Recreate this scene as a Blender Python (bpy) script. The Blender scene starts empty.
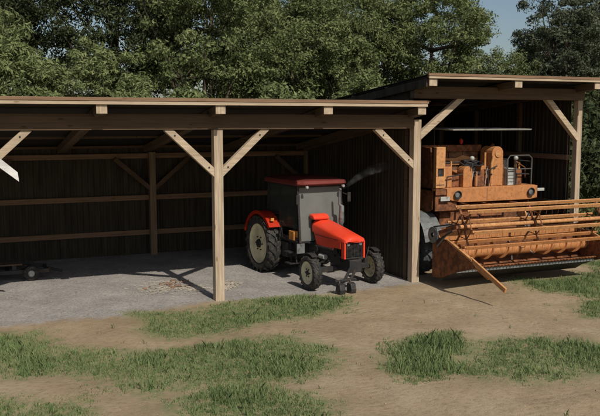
import bpy, math, random
import numpy as np
from mathutils import Vector, Matrix, Euler
R = math.radians
random.seed(7); rng = np.random.default_rng(7)
S = bpy.context.scene
COL = S.collection

# ------------------------------------------------------------------ materials
def newmat(name):
    m = bpy.data.materials.new(name); m.use_nodes = True
    nt = m.node_tree; b = nt.nodes['Principled BSDF']
    return m, nt, b
def ramp(nt, stops):
    r = nt.nodes.new('ShaderNodeValToRGB'); e = r.color_ramp.elements
    while len(e) < len(stops): e.new(0.5)
    for i, (p, c) in enumerate(stops):
        e[i].position = p; e[i].color = (*c, 1) if len(c) == 3 else c
    return r
def noise(nt, scale, detail=4, rough=.55, vec=None, dist=0):
    n = nt.nodes.new('ShaderNodeTexNoise'); n.inputs['Scale'].default_value = scale
    n.inputs['Detail'].default_value = detail; n.inputs['Roughness'].default_value = rough
    n.inputs['Distortion'].default_value = dist
    if vec is not None: nt.links.new(vec, n.inputs['Vector'])
    return n
def mapping(nt, scale, kind='Object'):
    tc = nt.nodes.new('ShaderNodeTexCoord'); mp = nt.nodes.new('ShaderNodeMapping')
    mp.inputs['Scale'].default_value = scale
    nt.links.new(tc.outputs[kind], mp.inputs['Vector']); return mp.outputs['Vector']
def mixc(nt, fac, a, b):
    m = nt.nodes.new('ShaderNodeMix'); m.data_type = 'RGBA'
    if isinstance(fac, (int, float)): m.inputs[0].default_value = fac
    else: nt.links.new(fac, m.inputs[0])
    for k, v in ((6, a), (7, b)):
        if isinstance(v, tuple): m.inputs[k].default_value = (*v, 1)
        else: nt.links.new(v, m.inputs[k])
    return m.outputs[2]
def bump(nt, b, h, strength=.3, dist=.02):
    n = nt.nodes.new('ShaderNodeBump'); n.inputs['Strength'].default_value = strength
    n.inputs['Distance'].default_value = dist
    nt.links.new(h, n.inputs['Height']); nt.links.new(n.outputs[0], b.inputs['Normal'])
def wood(name, c1, c2, axis, rough=.8):
    m, nt, b = newmat(name)
    sc = [28, 28, 28]; sc[axis] = 1.4
    v = mapping(nt, sc); n = noise(nt, 1, 6, .6, v, .6)
    r = ramp(nt, [(.3, c1), (.7, c2)]); nt.links.new(n.outputs[0], r.inputs[0])
    n2 = noise(nt, 1.7, 3); r2 = ramp(nt, [(.3, (.58, .58, .59)), (.62, (1, 1, 1))]); nt.links.new(n2.outputs[0], r2.inputs[0])
    mm = nt.nodes.new('ShaderNodeMix'); mm.data_type = 'RGBA'; mm.blend_type = 'MULTIPLY'; mm.inputs[0].default_value = .7
    nt.links.new(r.outputs[0], mm.inputs[6]); nt.links.new(r2.outputs[0], mm.inputs[7])
    nt.links.new(mm.outputs[2], b.inputs['Base Color']); b.inputs['Roughness'].default_value = rough
    kv = [5, 5, 5]; kv[axis] = 1.6
    vk = nt.nodes.new('ShaderNodeTexVoronoi'); vk.inputs['Scale'].default_value = 1.0; nt.links.new(mapping(nt, kv), vk.inputs['Vector'])
    rk = ramp(nt, [(.0, (.3, .22, .16)), (.07, (.45, .36, .28)), (.13, (1, 1, 1))]); nt.links.new(vk.outputs['Distance'], rk.inputs[0])
    cv = [60, 60, 60]; cv[axis] = 1.1
    nc = noise(nt, 1, 3, .5, mapping(nt, cv)); rc = ramp(nt, [(.27, (.35, .3, .25)), (.33, (1, 1, 1))]); nt.links.new(nc.outputs[0], rc.inputs[0])
    last = mm.outputs[2]
    for q in (rk, rc):
        mq = nt.nodes.new('ShaderNodeMix'); mq.data_type = 'RGBA'; mq.blend_type = 'MULTIPLY'; mq.inputs[0].default_value = .75
        nt.links.new(last, mq.inputs[6]); nt.links.new(q.outputs[0], mq.inputs[7]); last = mq.outputs[2]
    nt.links.new(last, b.inputs['Base Color'])
    b.inputs['Specular IOR Level'].default_value = .2
    bump(nt, b, n.outputs[0], .4, .01); return m
def paint(name, c, rust=(.12, .045, .02), amount=.5, rough=.5, scale=6, metal=0, vary=.25):
    """worn paint: base colour, faded patches, rust specks"""
    m, nt, b = newmat(name)
    n = noise(nt, scale, 7, .65, mapping(nt, (1, 1, 1))); n2 = noise(nt, scale*.4, 3, .5, mapping(nt, (1, 1, 1)))
    lo = tuple(x*(1-vary) for x in c); hi = tuple(min(1, x*(1+vary*.5)) for x in c)
    r2 = ramp(nt, [(.3, lo), (.7, hi)]); nt.links.new(n2.outputs[0], r2.inputs[0])
    e = 1-amount*.6
    r = ramp(nt, [(max(.02, e-.12), (0, 0, 0)), (e, (1, 1, 1))]); nt.links.new(n.outputs[0], r.inputs[0])
    o = mixc(nt, r.outputs[0], r2.outputs[0], rust)
    nt.links.new(o, b.inputs['Base Color']); b.inputs['Roughness'].default_value = rough
    b.inputs['Metallic'].default_value = metal; b.inputs['Specular IOR Level'].default_value = .3
    bump(nt, b, n.outputs[0], .12, .01); return m
def glassy(name, col, dust, rough=.25):
    m, nt, b = newmat(name)
    out = nt.nodes['Material Output']; tr = nt.nodes.new('ShaderNodeBsdfTransparent')
    tr.inputs[0].default_value = (.75, .8, .78, 1)
    n = noise(nt, 3, 5, .6, mapping(nt, (1, 1, 1)))
    r = ramp(nt, [(.3, (dust*.9,)*3), (.7, (min(1, dust*1.1),)*3)]); nt.links.new(n.outputs[0], r.inputs[0])
    b.inputs['Base Color'].default_value = (*col, 1); b.inputs['Roughness'].default_value = rough
    mx = nt.nodes.new('ShaderNodeMixShader'); nt.links.new(r.outputs[0], mx.inputs[0])
    nt.links.new(tr.outputs[0], mx.inputs[1]); nt.links.new(b.outputs[0], mx.inputs[2])
    nt.links.new(mx.outputs[0], out.inputs['Surface']); return m
def leafmat(name, c1, c2, c3):
    m, nt, b = newmat(name)
    g = nt.nodes.new('ShaderNodeNewGeometry')
    n = noise(nt, .9, 2, .5, mapping(nt, (1, 1, 1)))
    ad = nt.nodes.new('ShaderNodeMath'); ad.operation = 'MULTIPLY_ADD'; ad.inputs[1].default_value = .55
    nt.links.new(g.outputs['Random Per Island'], ad.inputs[0])
    sb = nt.nodes.new('ShaderNodeMath'); sb.operation = 'MULTIPLY_ADD'; sb.inputs[1].default_value = 1.2; sb.inputs[2].default_value = -.35
    nt.links.new(n.outputs[0], sb.inputs[0]); nt.links.new(sb.outputs[0], ad.inputs[2])
    r = ramp(nt, [(.1, c1), (.5, c2), (.95, c3)]); nt.links.new(ad.outputs[0], r.inputs[0])
    nt.links.new(r.outputs[0], b.inputs['Base Color']); b.inputs['Roughness'].default_value = .6
    b.inputs['Specular IOR Level'].default_value = .12
    out = nt.nodes['Material Output']; tl = nt.nodes.new('ShaderNodeBsdfTranslucent')
    nt.links.new(r.outputs[0], tl.inputs[0]); mx = nt.nodes.new('ShaderNodeMixShader'); mx.inputs[0].default_value = .32
    nt.links.new(b.outputs[0], mx.inputs[1]); nt.links.new(tl.outputs[0], mx.inputs[2]); nt.links.new(mx.outputs[0], out.inputs['Surface'])
    return m
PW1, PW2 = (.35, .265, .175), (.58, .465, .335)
M = dict(
    wz=wood('pale_timber_z', PW1, PW2, 2), wx=wood('pale_timber_x', PW1, PW2, 0), wy=wood('pale_timber_y', PW1, PW2, 1),
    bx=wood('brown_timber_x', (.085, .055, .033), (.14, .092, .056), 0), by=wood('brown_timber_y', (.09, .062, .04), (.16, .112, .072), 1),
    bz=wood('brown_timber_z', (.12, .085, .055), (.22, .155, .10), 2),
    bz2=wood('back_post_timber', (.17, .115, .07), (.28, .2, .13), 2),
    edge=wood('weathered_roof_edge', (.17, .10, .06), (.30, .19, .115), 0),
    grey_wood=wood('grey_board', (.55, .53, .5), (.75, .73, .7), 0),
    orange=paint('orange_paint', (.46, .195, .07), (.32, .135, .05), .62, .65, 14, vary=.15),
    orange_lt=paint('orange_paint_faded', (.53, .265, .105), (.38, .17, .07), .62, .68, 14, vary=.15),
    rust=paint('rusty_metal', (.25, .095, .038), (.11, .045, .022), .72, .8, 6),
    tank=paint('brown_tank_metal', (.20, .10, .045), (.10, .04, .02), .7, .7, 4),
    red=paint('red_paint', (.76, .062, .026), (.45, .04, .02), .35, .38, 5, vary=.08),
    roofred=paint('dull_red_roof', (.15, .028, .022), (.10, .025, .02), .5, .7, 5),
    dark=paint('dark_metal', (.035, .035, .036), (.07, .05, .035), .6, .55, 9, .2),
    grey=paint('grey_metal', (.19, .2, .2), (.1, .09, .07), .6, .5, 9, .2),
    rail=paint('railing_metal', (.10, .10, .095), (.08, .05, .035), .6, .55, 9, .2),
    light=paint('pale_metal', (.42, .42, .39), (.2, .17, .13), .55, .45, 9, .1),
    rubber=paint('tyre_rubber', (.03, .029, .028), (.07, .06, .048), .66, .85, 11),
    oldrubber=paint('dusty_tyre', (.13, .14, .145), (.07, .065, .06), .6, .85, 9),
    cream=paint('cream_rim', (.70, .64, .43), (.38, .28, .16), .42, .55, 8),
    yellow=paint('yellow_orange_box', (.62, .25, .06), (.3, .12, .04), .55, .6, 8),
    seat=paint('seat_vinyl', (.03, .028, .03), (.06, .05, .04), .5, .6, 8),
    lamp=paint('lamp_glass', (.36, .36, .33), (.5, .5, .45), .3, .15, 8),
    redlamp=paint('red_lamp', (.55, .05, .03), (.3, .05, .03), .3, .2, 8),
    crumb=paint('soil_crumb', (.33, .25, .16), (.22, .17, .11), .6, .95, 6),
    straw=paint('straw', (.50, .44, .35), (.34, .27, .2), .5, .9, 12),
    stone=paint('pebble', (.36, .335, .3), (.2, .18, .15), .6, .9, 5),
    rustpile=paint('reddish_clods', (.22, .14, .095), (.15, .09, .06), .6, .9, 12),
    bark=wood('bark', (.05, .04, .03), (.13, .105, .075), 2, .95),
    screen=glassy('dusty_windscreen', (.2, .205, .19), .66), glass=glassy('side_glass', (.20, .22, .2), .13, .15),
    leafA=leafmat('leaf_mid', (.06, .085, .032), (.15, .185, .072), (.27, .295, .135)),
    leafB=leafmat('leaf_dark', (.03, .042, .02), (.07, .088, .038), (.14, .155, .075)),
    leafC=leafmat('leaf_light', (.09, .12, .045), (.19, .23, .092), (.31, .335, .155)),
    leafD=leafmat('leaf_greyish', (.045, .058, .038), (.10, .118, .068), (.20, .22, .14)),
)
def corrugated():
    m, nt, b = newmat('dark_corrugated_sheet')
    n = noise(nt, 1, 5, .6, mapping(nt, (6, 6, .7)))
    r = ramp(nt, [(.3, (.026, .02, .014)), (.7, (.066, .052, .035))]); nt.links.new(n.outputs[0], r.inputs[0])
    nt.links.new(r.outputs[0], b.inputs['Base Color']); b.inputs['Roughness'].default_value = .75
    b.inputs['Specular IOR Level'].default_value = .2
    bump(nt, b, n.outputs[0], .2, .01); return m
M['corr'] = corrugated()
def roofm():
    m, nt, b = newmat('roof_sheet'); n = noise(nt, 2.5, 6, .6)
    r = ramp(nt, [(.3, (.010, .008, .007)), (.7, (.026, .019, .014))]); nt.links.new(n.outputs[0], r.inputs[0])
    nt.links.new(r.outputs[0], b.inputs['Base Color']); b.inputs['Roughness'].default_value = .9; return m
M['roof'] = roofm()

# ------------------------------------------------------------------ mesh building
class MB:
    def __init__(s): s.v = []; s.f = []
    def add(s, vs, fs):
        o = len(s.v); s.v += [tuple(v) for v in vs]; s.f += [tuple(i+o for i in f) for f in fs]; return s
    def box(s, x0, x1, y0, y1, z0, z1, mat=None):
        vs = [Vector((x, y, z)) for z in (z0, z1) for x, y in ((x0, y0), (x1, y0), (x1, y1), (x0, y1))]
        if mat is not None: vs = [mat @ v for v in vs]
        return s.add(vs, [(3, 2, 1, 0), (4, 5, 6, 7), (0, 1, 5, 4), (1, 2, 6, 5), (2, 3, 7, 6), (3, 0, 4, 7)])
    def beam(s, a, b, w, h, up=(0, 0, 1)):
        """bar a->b, w across, h along up"""
        a = Vector(a); b = Vector(b); d = (b-a); L = d.length; d.normalize()
        u = Vector(up); sd = d.cross(u)
        if sd.length < 1e-4: sd = d.cross(Vector((0, 1, 0)))
        sd.normalize(); u = sd.cross(d)
        vs = []
        for p in (a, b):
            for i, j in ((-1, -1), (1, -1), (1, 1), (-1, 1)): vs.append(p + sd*i*w/2 + u*j*h/2)
        return s.add(vs, [(0, 1, 2, 3), (7, 6, 5, 4), (0, 4, 5, 1), (1, 5, 6, 2), (2, 6, 7, 3), (3, 7, 4, 0)])
    def tube(s, pts, r, n=10, caps=True):
        pts = [Vector(p) for p in pts]; rs = r if isinstance(r, (list, tuple)) else [r]*len(pts)
        o = len(s.v); prev = None
        for i, p in enumerate(pts):
            d = (pts[min(i+1, len(pts)-1)]-pts[max(i-1, 0)]).normalized()
            if prev is None:
                a = d.cross(Vector((0, 0, 1)));
                if a.length < 1e-3: a = d.cross(Vector((0, 1, 0)))
            else: a = prev - d*prev.dot(d)
            a.normalize(); prev = a; b = d.cross(a)
            for k in range(n):
                t = 2*math.pi*k/n; s.v.append(tuple(p + (a*math.cos(t)+b*math.sin(t))*rs[i]))
        for i in range(len(pts)-1):
            for k in range(n):
                k2 = (k+1) % n; s.f.append((o+i*n+k, o+i*n+k2, o+(i+1)*n+k2, o+(i+1)*n+k))
        if caps:
            s.f.append(tuple(o+k for k in range(n))[::-1]); s.f.append(tuple(o+(len(pts)-1)*n+k for k in range(n)))
        return s
    def lathe(s, prof, c, n=32, axis='x'):
        """prof [(offset along axis, radius)] revolved about an axis through c"""
        o = len(s.v); c = Vector(c); m = len(prof)
        for k in range(n):
            t = 2*math.pi*k/n; ct, st = math.cos(t), math.sin(t)
            for q, r in prof:
                if axis == 'x': p = Vector((q, r*ct, r*st))
                elif axis == 'y': p = Vector((r*ct, q, r*st))
                else: p = Vector((r*ct, r*st, q))
                s.v.append(tuple(c+p))
        for k in range(n):
            k2 = (k+1) % n
            for i in range(m-1): s.f.append((o+k*m+i, o+k*m+i+1, o+k2*m+i+1, o+k2*m+i))
        return s
    def prism(s, poly, a0, a1, axis='x'):
        """poly in the other two coordinates, extruded from a0 to a1"""
        n = len(poly)
        def P(a, p): return (a, p[0], p[1]) if axis == 'x' else ((p[0], a, p[1]) if axis == 'y' else (p[0], p[1], a))
        vs = [P(a0, p) for p in poly]+[P(a1, p) for p in poly]
        fs = [tuple(range(n))[::-1], tuple(range(n, 2*n))]+[(i, (i+1) % n, (i+1) % n+n, i+n) for i in range(n)]
        return s.add(vs, fs)
    def loft(s, rings, closed=True, caps=True):
        o = len(s.v); n = len(rings[0])
        for r in rings: s.v += [tuple(p) for p in r]
        for i in range(len(rings)-1):
            for k in range(n if closed else n-1):
                k2 = (k+1) % n; s.f.append((o+i*n+k, o+i*n+k2, o+(i+1)*n+k2, o+(i+1)*n+k))
        if caps: s.f.append(tuple(o+k for k in range(n))[::-1]); s.f.append(tuple(o+(len(rings)-1)*n+k for k in range(n)))
        return s
    def ball(s, c, r, n=12, sz=1):
        prof = [(-r*sz*math.cos(math.pi*i/8), max(1e-4, r*math.sin(math.pi*i/8))) for i in range(9)]
        return s.lathe(prof, c, n, 'z')
    def build(s, name, mat, parent=None, bevel=0, smooth=False, loc=None):
        me = bpy.data.meshes.new(name); me.from_pydata(s.v, [], s.f); me.validate()
        import bmesh
        bm = bmesh.new(); bm.from_mesh(me); bmesh.ops.recalc_face_normals(bm, faces=bm.faces)
        bm.to_mesh(me); bm.free()
        me.materials.append(mat)
        if smooth:
            me.polygons.foreach_set('use_smooth', [True]*len(me.polygons))
            me.set_sharp_from_angle(angle=R(38))
        o = bpy.data.objects.new(name, me); COL.objects.link(o)
        if parent is not None:
            o.parent = parent; g = parent; off = Vector((0, 0, 0))
            while g is not None: off += g.location; g = g.parent
            me.transform(Matrix.Translation(-off))       # vertices were given in world space
        if bevel:
            b = o.modifiers.new('bevel', 'BEVEL'); b.width = bevel; b.segments = 2; b.limit_method = 'ANGLE'; b.angle_limit = R(40)
        return o
def thing(name, label, cat, loc=(0, 0, 0), group=None):
    o = bpy.data.objects.new(name, None); COL.objects.link(o); o.location = loc; o.empty_display_size = .2
    return tag(o, label, cat, group)
def tag(o, label, cat, group=None, kind=None):
    o['label'] = label; o['category'] = cat
    if group: o['group'] = group
    if kind: o['kind'] = kind
    return o
def structure(o, label=None, cat=None):
    o['kind'] = 'structure'
    if label: o['label'] = label; o['category'] = cat
    return o

# ------------------------------------------------------------------ camera
F, PITCH, YAW = 782.64, 6.44, 23.22
cd = bpy.data.cameras.new('camera'); cam = bpy.data.objects.new('camera', cd); COL.objects.link(cam)
cam.location = (-5.197, -16.797, 4.08); cam.rotation_euler = (R(90-PITCH), 0, R(-YAW))
cd.sensor_fit = 'HORIZONTAL'; cd.sensor_width = 36; cd.lens = F/600*36; cd.clip_end = 2000; cd.clip_start = .1
S.camera = cam

# ------------------------------------------------------------------ ground
POLY = [
 [(-2.12,-.31),(-1.1,-.75),(.24,-.43),(1.77,-.55),(2.78,-1.1),(2.51,-1.72),(1.84,-2.02),(.36,-2.29),(-.91,-2.64),(-1.94,-2.5),(-2.19,-1.85),(-1.88,-1.32)],
 [(-9,-.6),(-5.24,-1.0),(-4.0,-1.31),(-3.84,-2.46),(-2.96,-2.98),(-2.33,-3.38),(-1.56,-3.24),(-.62,-3.29),(.29,-3.53),(.78,-4.58),(.35,-5.34),(-.48,-5.8),(-.88,-5.53),(-1.57,-5.59),(-2.36,-5.59),(-2.94,-5.48),(-3.16,-4.65),(-3.92,-3.9),(-4.53,-3.95),(-5.26,-3.09),(-9,-2.6)],
 [(-2.01,-5.74),(-1.19,-5.9),(-.5,-6.76),(-.79,-7.85),(-2.31,-7.2),(-2.76,-6.3),(-2.74,-5.93)],
 [(-8,-4.6),(-5.28,-4.79),(-4.67,-4.97),(-4.61,-5.51),(-4.22,-5.42),(-3.78,-5.78),(-3.82,-6.54),(-5.28,-6.1),(-8,-6)],
 [(1.17,-5.51),(1.71,-4.99),(2.46,-4.61),(3.18,-4.7),(2.91,-5.5),(2.12,-6.5),(1.51,-6.45),(1.04,-6.14)],
 [(3.04,-5.22),(3.66,-5.13),(4.43,-5.32),(5.11,-5.76),(5.3,-6.19),(5.72,-6.71),(4.6,-7.56),(3.35,-7.35),(2.7,-7.17),(2.18,-6.85),(2.18,-6.3)],
 [(7.5,-1.35),(9.3,-1.05),(10.5,-.9),(10.9,.2),(30,.2),(30,-7),(9.63,-4.16),(8.18,-3.21),(7.85,-2.6),(7.42,-2.06)],
 [(7.09,-3.59),(7.96,-3.44),(9.8,-4.2),(8.4,-6.0),(6.68,-4.48)],
 [(10.8,.0),(60,.0),(60,60),(-60,60),(-60,7.4),(10.8,7.4)],
]
HT = [.06, .065, .07, .07, .18, .06, .08, .08, .2]
GX = np.array([-40,-10.5,-5.78,-4.69,-3.44,-2.14,-.97,-.12,1.6,2.63,3.93,4.97]); GY = np.array([-.2,-.2,-.31,-.53,-.48,-.59,-.22,-.07,-.37,-.35,-.43,-.25])
def sdf(px, py, poly):
    """signed distance, positive inside"""
    P = np.array(poly); n = len(P); d = np.full(px.shape, 1e9); ins = np.zeros(px.shape, bool)
    for i in range(n):
        a = P[i]; b = P[(i+1) % n]; e = b-a
        wx, wy = px-a[0], py-a[1]; t = np.clip((wx*e[0]+wy*e[1])/(e@e), 0, 1)
        d = np.minimum(d, np.hypot(wx-t*e[0], wy-t*e[1]))
        c = ((a[1] > py) != (b[1] > py)); xi = a[0]+(py-a[1])/(e[1] if abs(e[1]) > 1e-9 else 1e-9)*e[0]
        ins ^= c & (px < xi)
    return np.where(ins, d, -d)
_ph = rng.uniform(0, 6.28, (24, 2)); _k = rng.normal(size=(24, 2))
def vnoise(x, y, f):
    s = 0
    for i in range(24):
        k = _k[i]*f; s = s + np.sin(k[0]*x+k[1]*y+_ph[i, 0])
    return s/math.sqrt(12)
def gheight(x, y):
    near = np.exp(-((x-2)/25)**2-((y+2)/18)**2)
    inside = 1/(1+np.exp(-(y+.3)*4))
    return (.018*vnoise(x, y, 1.3)+.007*vnoise(y, x, 5))*near*(1-.85*inside)
def axis_pts(a, b, st, lo, hi):
    c = list(np.arange(a, b, st)); g = 0; x = a; s = st
    L = [];
    while x > lo: s *= 1.25; x -= s; L.append(x)
    Rr = []; x = c[-1]; s = st
    while x < hi: s *= 1.25; x += s; Rr.append(x)
    return np.array(L[::-1]+c+Rr)
gx = axis_pts(-8, 14, .1, -900, 900); gy = axis_pts(-9.5, 8, .1, -300, 1200)
X, Y = np.meshgrid(gx, gy); nx, ny = len(gx), len(gy)
Z = gheight(X, Y)
grass = np.full(X.shape, -9.)
for p in POLY: grass = np.maximum(grass, sdf(X, Y, p))
grass = grass+.1
gravel = np.minimum(Y-np.interp(X, GX, GY), 5.15-X); gravel = np.minimum(gravel, 7.0-Y)
gravel = np.where(X < -40, -1, gravel)
RUTS = [[(3.99, -.6), (4.35, -2.0), (4.9, -3.9), (5.9, -6.2), (7.5, -8.6)], [(2.3, -.6), (2.5, -2.6), (2.9, -4.2), (3.9, -6.6), (5.0, -8.6)], [(1.2, -8.9), (2.6, -8.0), (4.2, -7.85), (6.4, -7.9), (9, -8.2)], [(.6, -2.6), (.9, -4.6), (.4, -6.5), (-.2, -8.8)]]
rut = np.full(X.shape, 9.)
for pl in RUTS:
    for a, b2 in zip(pl[:-1], pl[1:]):
        a = np.array(a); e = np.array(b2)-a; wx, wy = X-a[0], Y-a[1]; t = np.clip((wx*e[0]+wy*e[1])/(e@e), 0, 1)
        rut = np.minimum(rut, np.hypot(wx-t*e[0], wy-t*e[1]))
Z = Z-.010*np.exp(-(rut/.15)**2)+.006*np.exp(-((rut-.28)/.09)**2)
me = bpy.data.meshes.new('ground'); me.vertices.add(nx*ny)
me.vertices.foreach_set('co', np.stack([X, Y, Z], -1).ravel())
i0 = (np.arange(ny-1)[:, None]*nx+np.arange(nx-1)[None, :]).ravel()
fq = np.stack([i0, i0+1, i0+nx+1, i0+nx], -1).ravel()
me.loops.add(len(fq)); me.loops.foreach_set('vertex_index', fq); me.polygons.add(len(i0))
me.polygons.foreach_set('loop_start', np.arange(len(i0))*4); me.polygons.foreach_set('loop_total', np.full(len(i0), 4))
me.polygons.foreach_set('use_smooth', np.ones(len(i0), bool)); me.update(); me.validate()
for nm, arr in (('grass_m', grass), ('gravel_m', gravel), ('rut_m', 1-rut/.3)):
    at = me.attributes.new(nm, 'FLOAT', 'POINT'); at.data.foreach_set('value', np.clip(arr, -3, 3).ravel().astype(np.float32))
def groundmat():
    m, nt, b = newmat('ground_soil'); L = nt.links.new
    tc = nt.nodes.new('ShaderNodeTexCoord'); V = tc.outputs['Object']
    def mask(attr, wid, nscale, amp):
        a = nt.nodes.new('ShaderNodeAttribute'); a.attribute_name = attr
        n = noise(nt, nscale, 6, .68, V)
        x = nt.nodes.new('ShaderNodeMath'); x.operation = 'MULTIPLY_ADD'; x.inputs[1].default_value = amp; x.inputs[2].default_value = -amp*.5
        L(n.outputs[0], x.inputs[0]); s = nt.nodes.new('ShaderNodeMath'); s.operation = 'ADD'; L(x.outputs[0], s.inputs[0]); L(a.outputs['Fac'], s.inputs[1])
        r = nt.nodes.new('ShaderNodeMapRange'); r.interpolation_type = 'SMOOTHSTEP'; r.inputs[1].default_value = -wid; r.inputs[2].default_value = wid
        L(s.outputs[0], r.inputs[0]); return r.outputs[0]
    # dirt
    n1 = noise(nt, .55, 5, .6, V); n2 = noise(nt, 9, 8, .7, V); n3 = noise(nt, 45, 4, .7, V)
    r1 = ramp(nt, [(.3, (.27, .2, .122)), (.5, (.345, .262, .165)), (.72, (.41, .325, .215))]); L(n1.outputs[0], r1.inputs[0])
    r2 = ramp(nt, [(.3, (.62, .6, .57)), (.52, (1, 1, 1)), (.75, (1.0, .98, .95))]); L(n2.outputs[0], r2.inputs[0])
    mul = nt.nodes.new('ShaderNodeMix'); mul.data_type = 'RGBA'; mul.blend_type = 'MULTIPLY'; mul.inputs[0].default_value = .8
    L(r1.outputs[0], mul.inputs[6]); L(r2.outputs[0], mul.inputs[7]); dirt = mul.outputs[2]
    # gravel
    vo = nt.nodes.new('ShaderNodeTexVoronoi'); vo.inputs['Scale'].default_value = 26; L(V, vo.inputs['Vector'])
    n4 = noise(nt, 1.1, 5, .6, V)
    r4 = ramp(nt, [(.3, (.27, .25, .232)), (.7, (.41, .385, .36))]); L(n4.outputs[0], r4.inputs[0])
    r5 = ramp(nt, [(0, (.5, .5, .5)), (.35, (.85, .85, .85)), (.9, (1.15, 1.12, 1.08))]); L(vo.outputs['Color'], r5.inputs[0])
    m2 = nt.nodes.new('ShaderNodeMix'); m2.data_type = 'RGBA'; m2.blend_type = 'MULTIPLY'; m2.inputs[0].default_value = .75
    L(r4.outputs[0], m2.inputs[6]); L(r5.outputs[0], m2.inputs[7])
    gm = mask('gravel_m', .26, 3.5, 1.0); c = mixc(nt, gm, dirt, m2.outputs[2])
    # green ground cover under the blades
    n6 = noise(nt, 5, 7, .7, V)
    r6 = ramp(nt, [(.28, (.32, .25, .155)), (.45, (.26, .225, .125)), (.6, (.165, .19, .085)), (.8, (.2, .235, .11))]); L(n6.outputs[0], r6.inputs[0])
    gr = mask('grass_m', .28, 4.5, 1.5); c = mixc(nt, gr, c, r6.outputs[0])
    L(c, b.inputs['Base Color']); b.inputs['Roughness'].default_value = .95; b.inputs['Specular IOR Level'].default_value = .1
    # bump: clods, pebbles and the worn tyre ruts lower right
    wv = nt.nodes.new('ShaderNodeTexWave'); wv.inputs['Scale'].default_value = 1.1; wv.inputs['Distortion'].default_value = 5; wv.inputs['Detail'].default_value = 3
    mp = nt.nodes.new('ShaderNodeMapping'); mp.inputs['Rotation'].default_value = (0, 0, R(35)); L(V, mp.inputs['Vector']); L(mp.outputs[0], wv.inputs['Vector'])
    a1 = nt.nodes.new('ShaderNodeMath'); a1.operation = 'MULTIPLY_ADD'; a1.inputs[1].default_value = .1; L(wv.outputs['Fac'], a1.inputs[0]); L(n2.outputs[0], a1.inputs[2])
    a2 = nt.nodes.new('ShaderNodeMath'); a2.operation = 'MULTIPLY_ADD'; a2.inputs[1].default_value = .5; L(n3.outputs[0], a2.inputs[0]); L(a1.outputs[0], a2.inputs[2])
    ra = nt.nodes.new('ShaderNodeAttribute'); ra.attribute_name = 'rut_m'
    w2 = nt.nodes.new('ShaderNodeTexWave'); w2.bands_direction = 'Y'; w2.inputs['Scale'].default_value = 2.3; w2.inputs['Distortion'].default_value = 1.6; w2.inputs['Detail'].default_value = 2; L(V, w2.inputs['Vector'])
    c1 = nt.nodes.new('ShaderNodeMath'); c1.operation = 'MULTIPLY'; c1.use_clamp = True; L(ra.outputs['Fac'], c1.inputs[0]); c1.inputs[1].default_value = 1.4
    c2 = nt.nodes.new('ShaderNodeMath'); c2.operation = 'MULTIPLY'; L(c1.outputs[0], c2.inputs[0]); L(w2.outputs['Fac'], c2.inputs[1])
    a3 = nt.nodes.new('ShaderNodeMath'); a3.operation = 'MULTIPLY_ADD'; a3.inputs[1].default_value = .13; L(c2.outputs[0], a3.inputs[0]); L(a2.outputs[0], a3.inputs[2])
    bump(nt, b, a3.outputs[0], .7, .04); return m
me.materials.append(groundmat())
gob = bpy.data.objects.new('ground', me); COL.objects.link(gob); structure(gob)

# ------------------------------------------------------------------ grass, straw, pebbles (stuff)
def raw_mesh(name, V, Fc, mat, k):
    me = bpy.data.meshes.new(name); me.vertices.add(len(V)); me.vertices.foreach_set('co', V.astype(np.float32).ravel())
    me.loops.add(Fc.size); me.loops.foreach_set('vertex_index', Fc.astype(np.int32).ravel()); me.polygons.add(len(Fc))
    me.polygons.foreach_set('loop_start', np.arange(len(Fc))*k); me.polygons.foreach_set('loop_total', np.full(len(Fc), k)); me.update()
    me.materials.append(mat); return me
def make_grass():
    pts = []; hs = []
    for p, h in zip(POLY[:8], HT):
        P = np.array(p); lo = P.min(0)-.25; hi = P.max(0)+.25
        lo = np.maximum(lo, [-8.5, -9.5]); hi = np.minimum(hi, [15, 1.5])
        area = (hi-lo).prod(); n = int(area*(430 if h < .2 else 330))
        q = rng.uniform(lo, hi, (n, 2)); d = sdf(q[:, 0], q[:, 1], p)+.13
        nz = vnoise(q[:, 0], q[:, 1], 3.2)*.22+vnoise(q[:, 1], q[:, 0], 9)*.12
        keep = (d+nz) > rng.uniform(-.25, .5, n)
        q = q[keep]; d = d[keep]; pts.append(q)
        hh = h*(.55+.9*rng.random(len(q)))*(1 if h < .3 else 1)*(.7+.6*(vnoise(q[:, 0], q[:, 1], 2) > .2))
        hs.append(hh*np.clip(.45+d/.55, .35, 1.05)*np.exp(np.clip(rng.normal(0, .2, len(q)), -.5, .35)))
    # strays
    q = rng.uniform([-6, -9], [11, -.6], (110, 2)); pts.append(q); hs.append(.05+.05*rng.random(len(q)))
    q = np.concatenate(pts); hh = np.concatenate(hs); B = 5
    n = len(q)*B; base = np.repeat(q, B, 0)+rng.normal(0, .028, (n, 2)); h = np.repeat(hh, B)*(.5+.8*rng.random(n))
    z = gheight(base[:, 0], base[:, 1])-.005
    an = rng.uniform(0, 6.283, n); ln = rng.uniform(.1, .75, n)*h; an2 = rng.uniform(0, 6.283, n); w = .003+.004*rng.random(n)+h*.010
    p0 = np.stack([base[:, 0], base[:, 1], z], -1); sd = np.stack([np.cos(an), np.sin(an), np.zeros(n)], -1)*w[:, None]
    ld = np.stack([np.cos(an2)*ln, np.sin(an2)*ln, h], -1); ml = np.stack([np.cos(an2)*ln*.35, np.sin(an2)*ln*.35, h*.6], -1)
    V = np.stack([p0-sd, p0+sd, p0+ml+sd*.7, p0+ld, p0+ml-sd*.7], 1).reshape(-1, 3)
    Fc = np.arange(n*5).reshape(n, 5)
    return raw_mesh('grass', V, Fc, leafmat('grass_blade', (.13, .185, .07), (.19, .26, .105), (.32, .36, .17)), 5)
go = bpy.data.objects.new('grass', make_grass()); COL.objects.link(go)
tag(go, 'short green grass growing in patches on the bare soil before the sheds', 'grass', kind='stuff')
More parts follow.
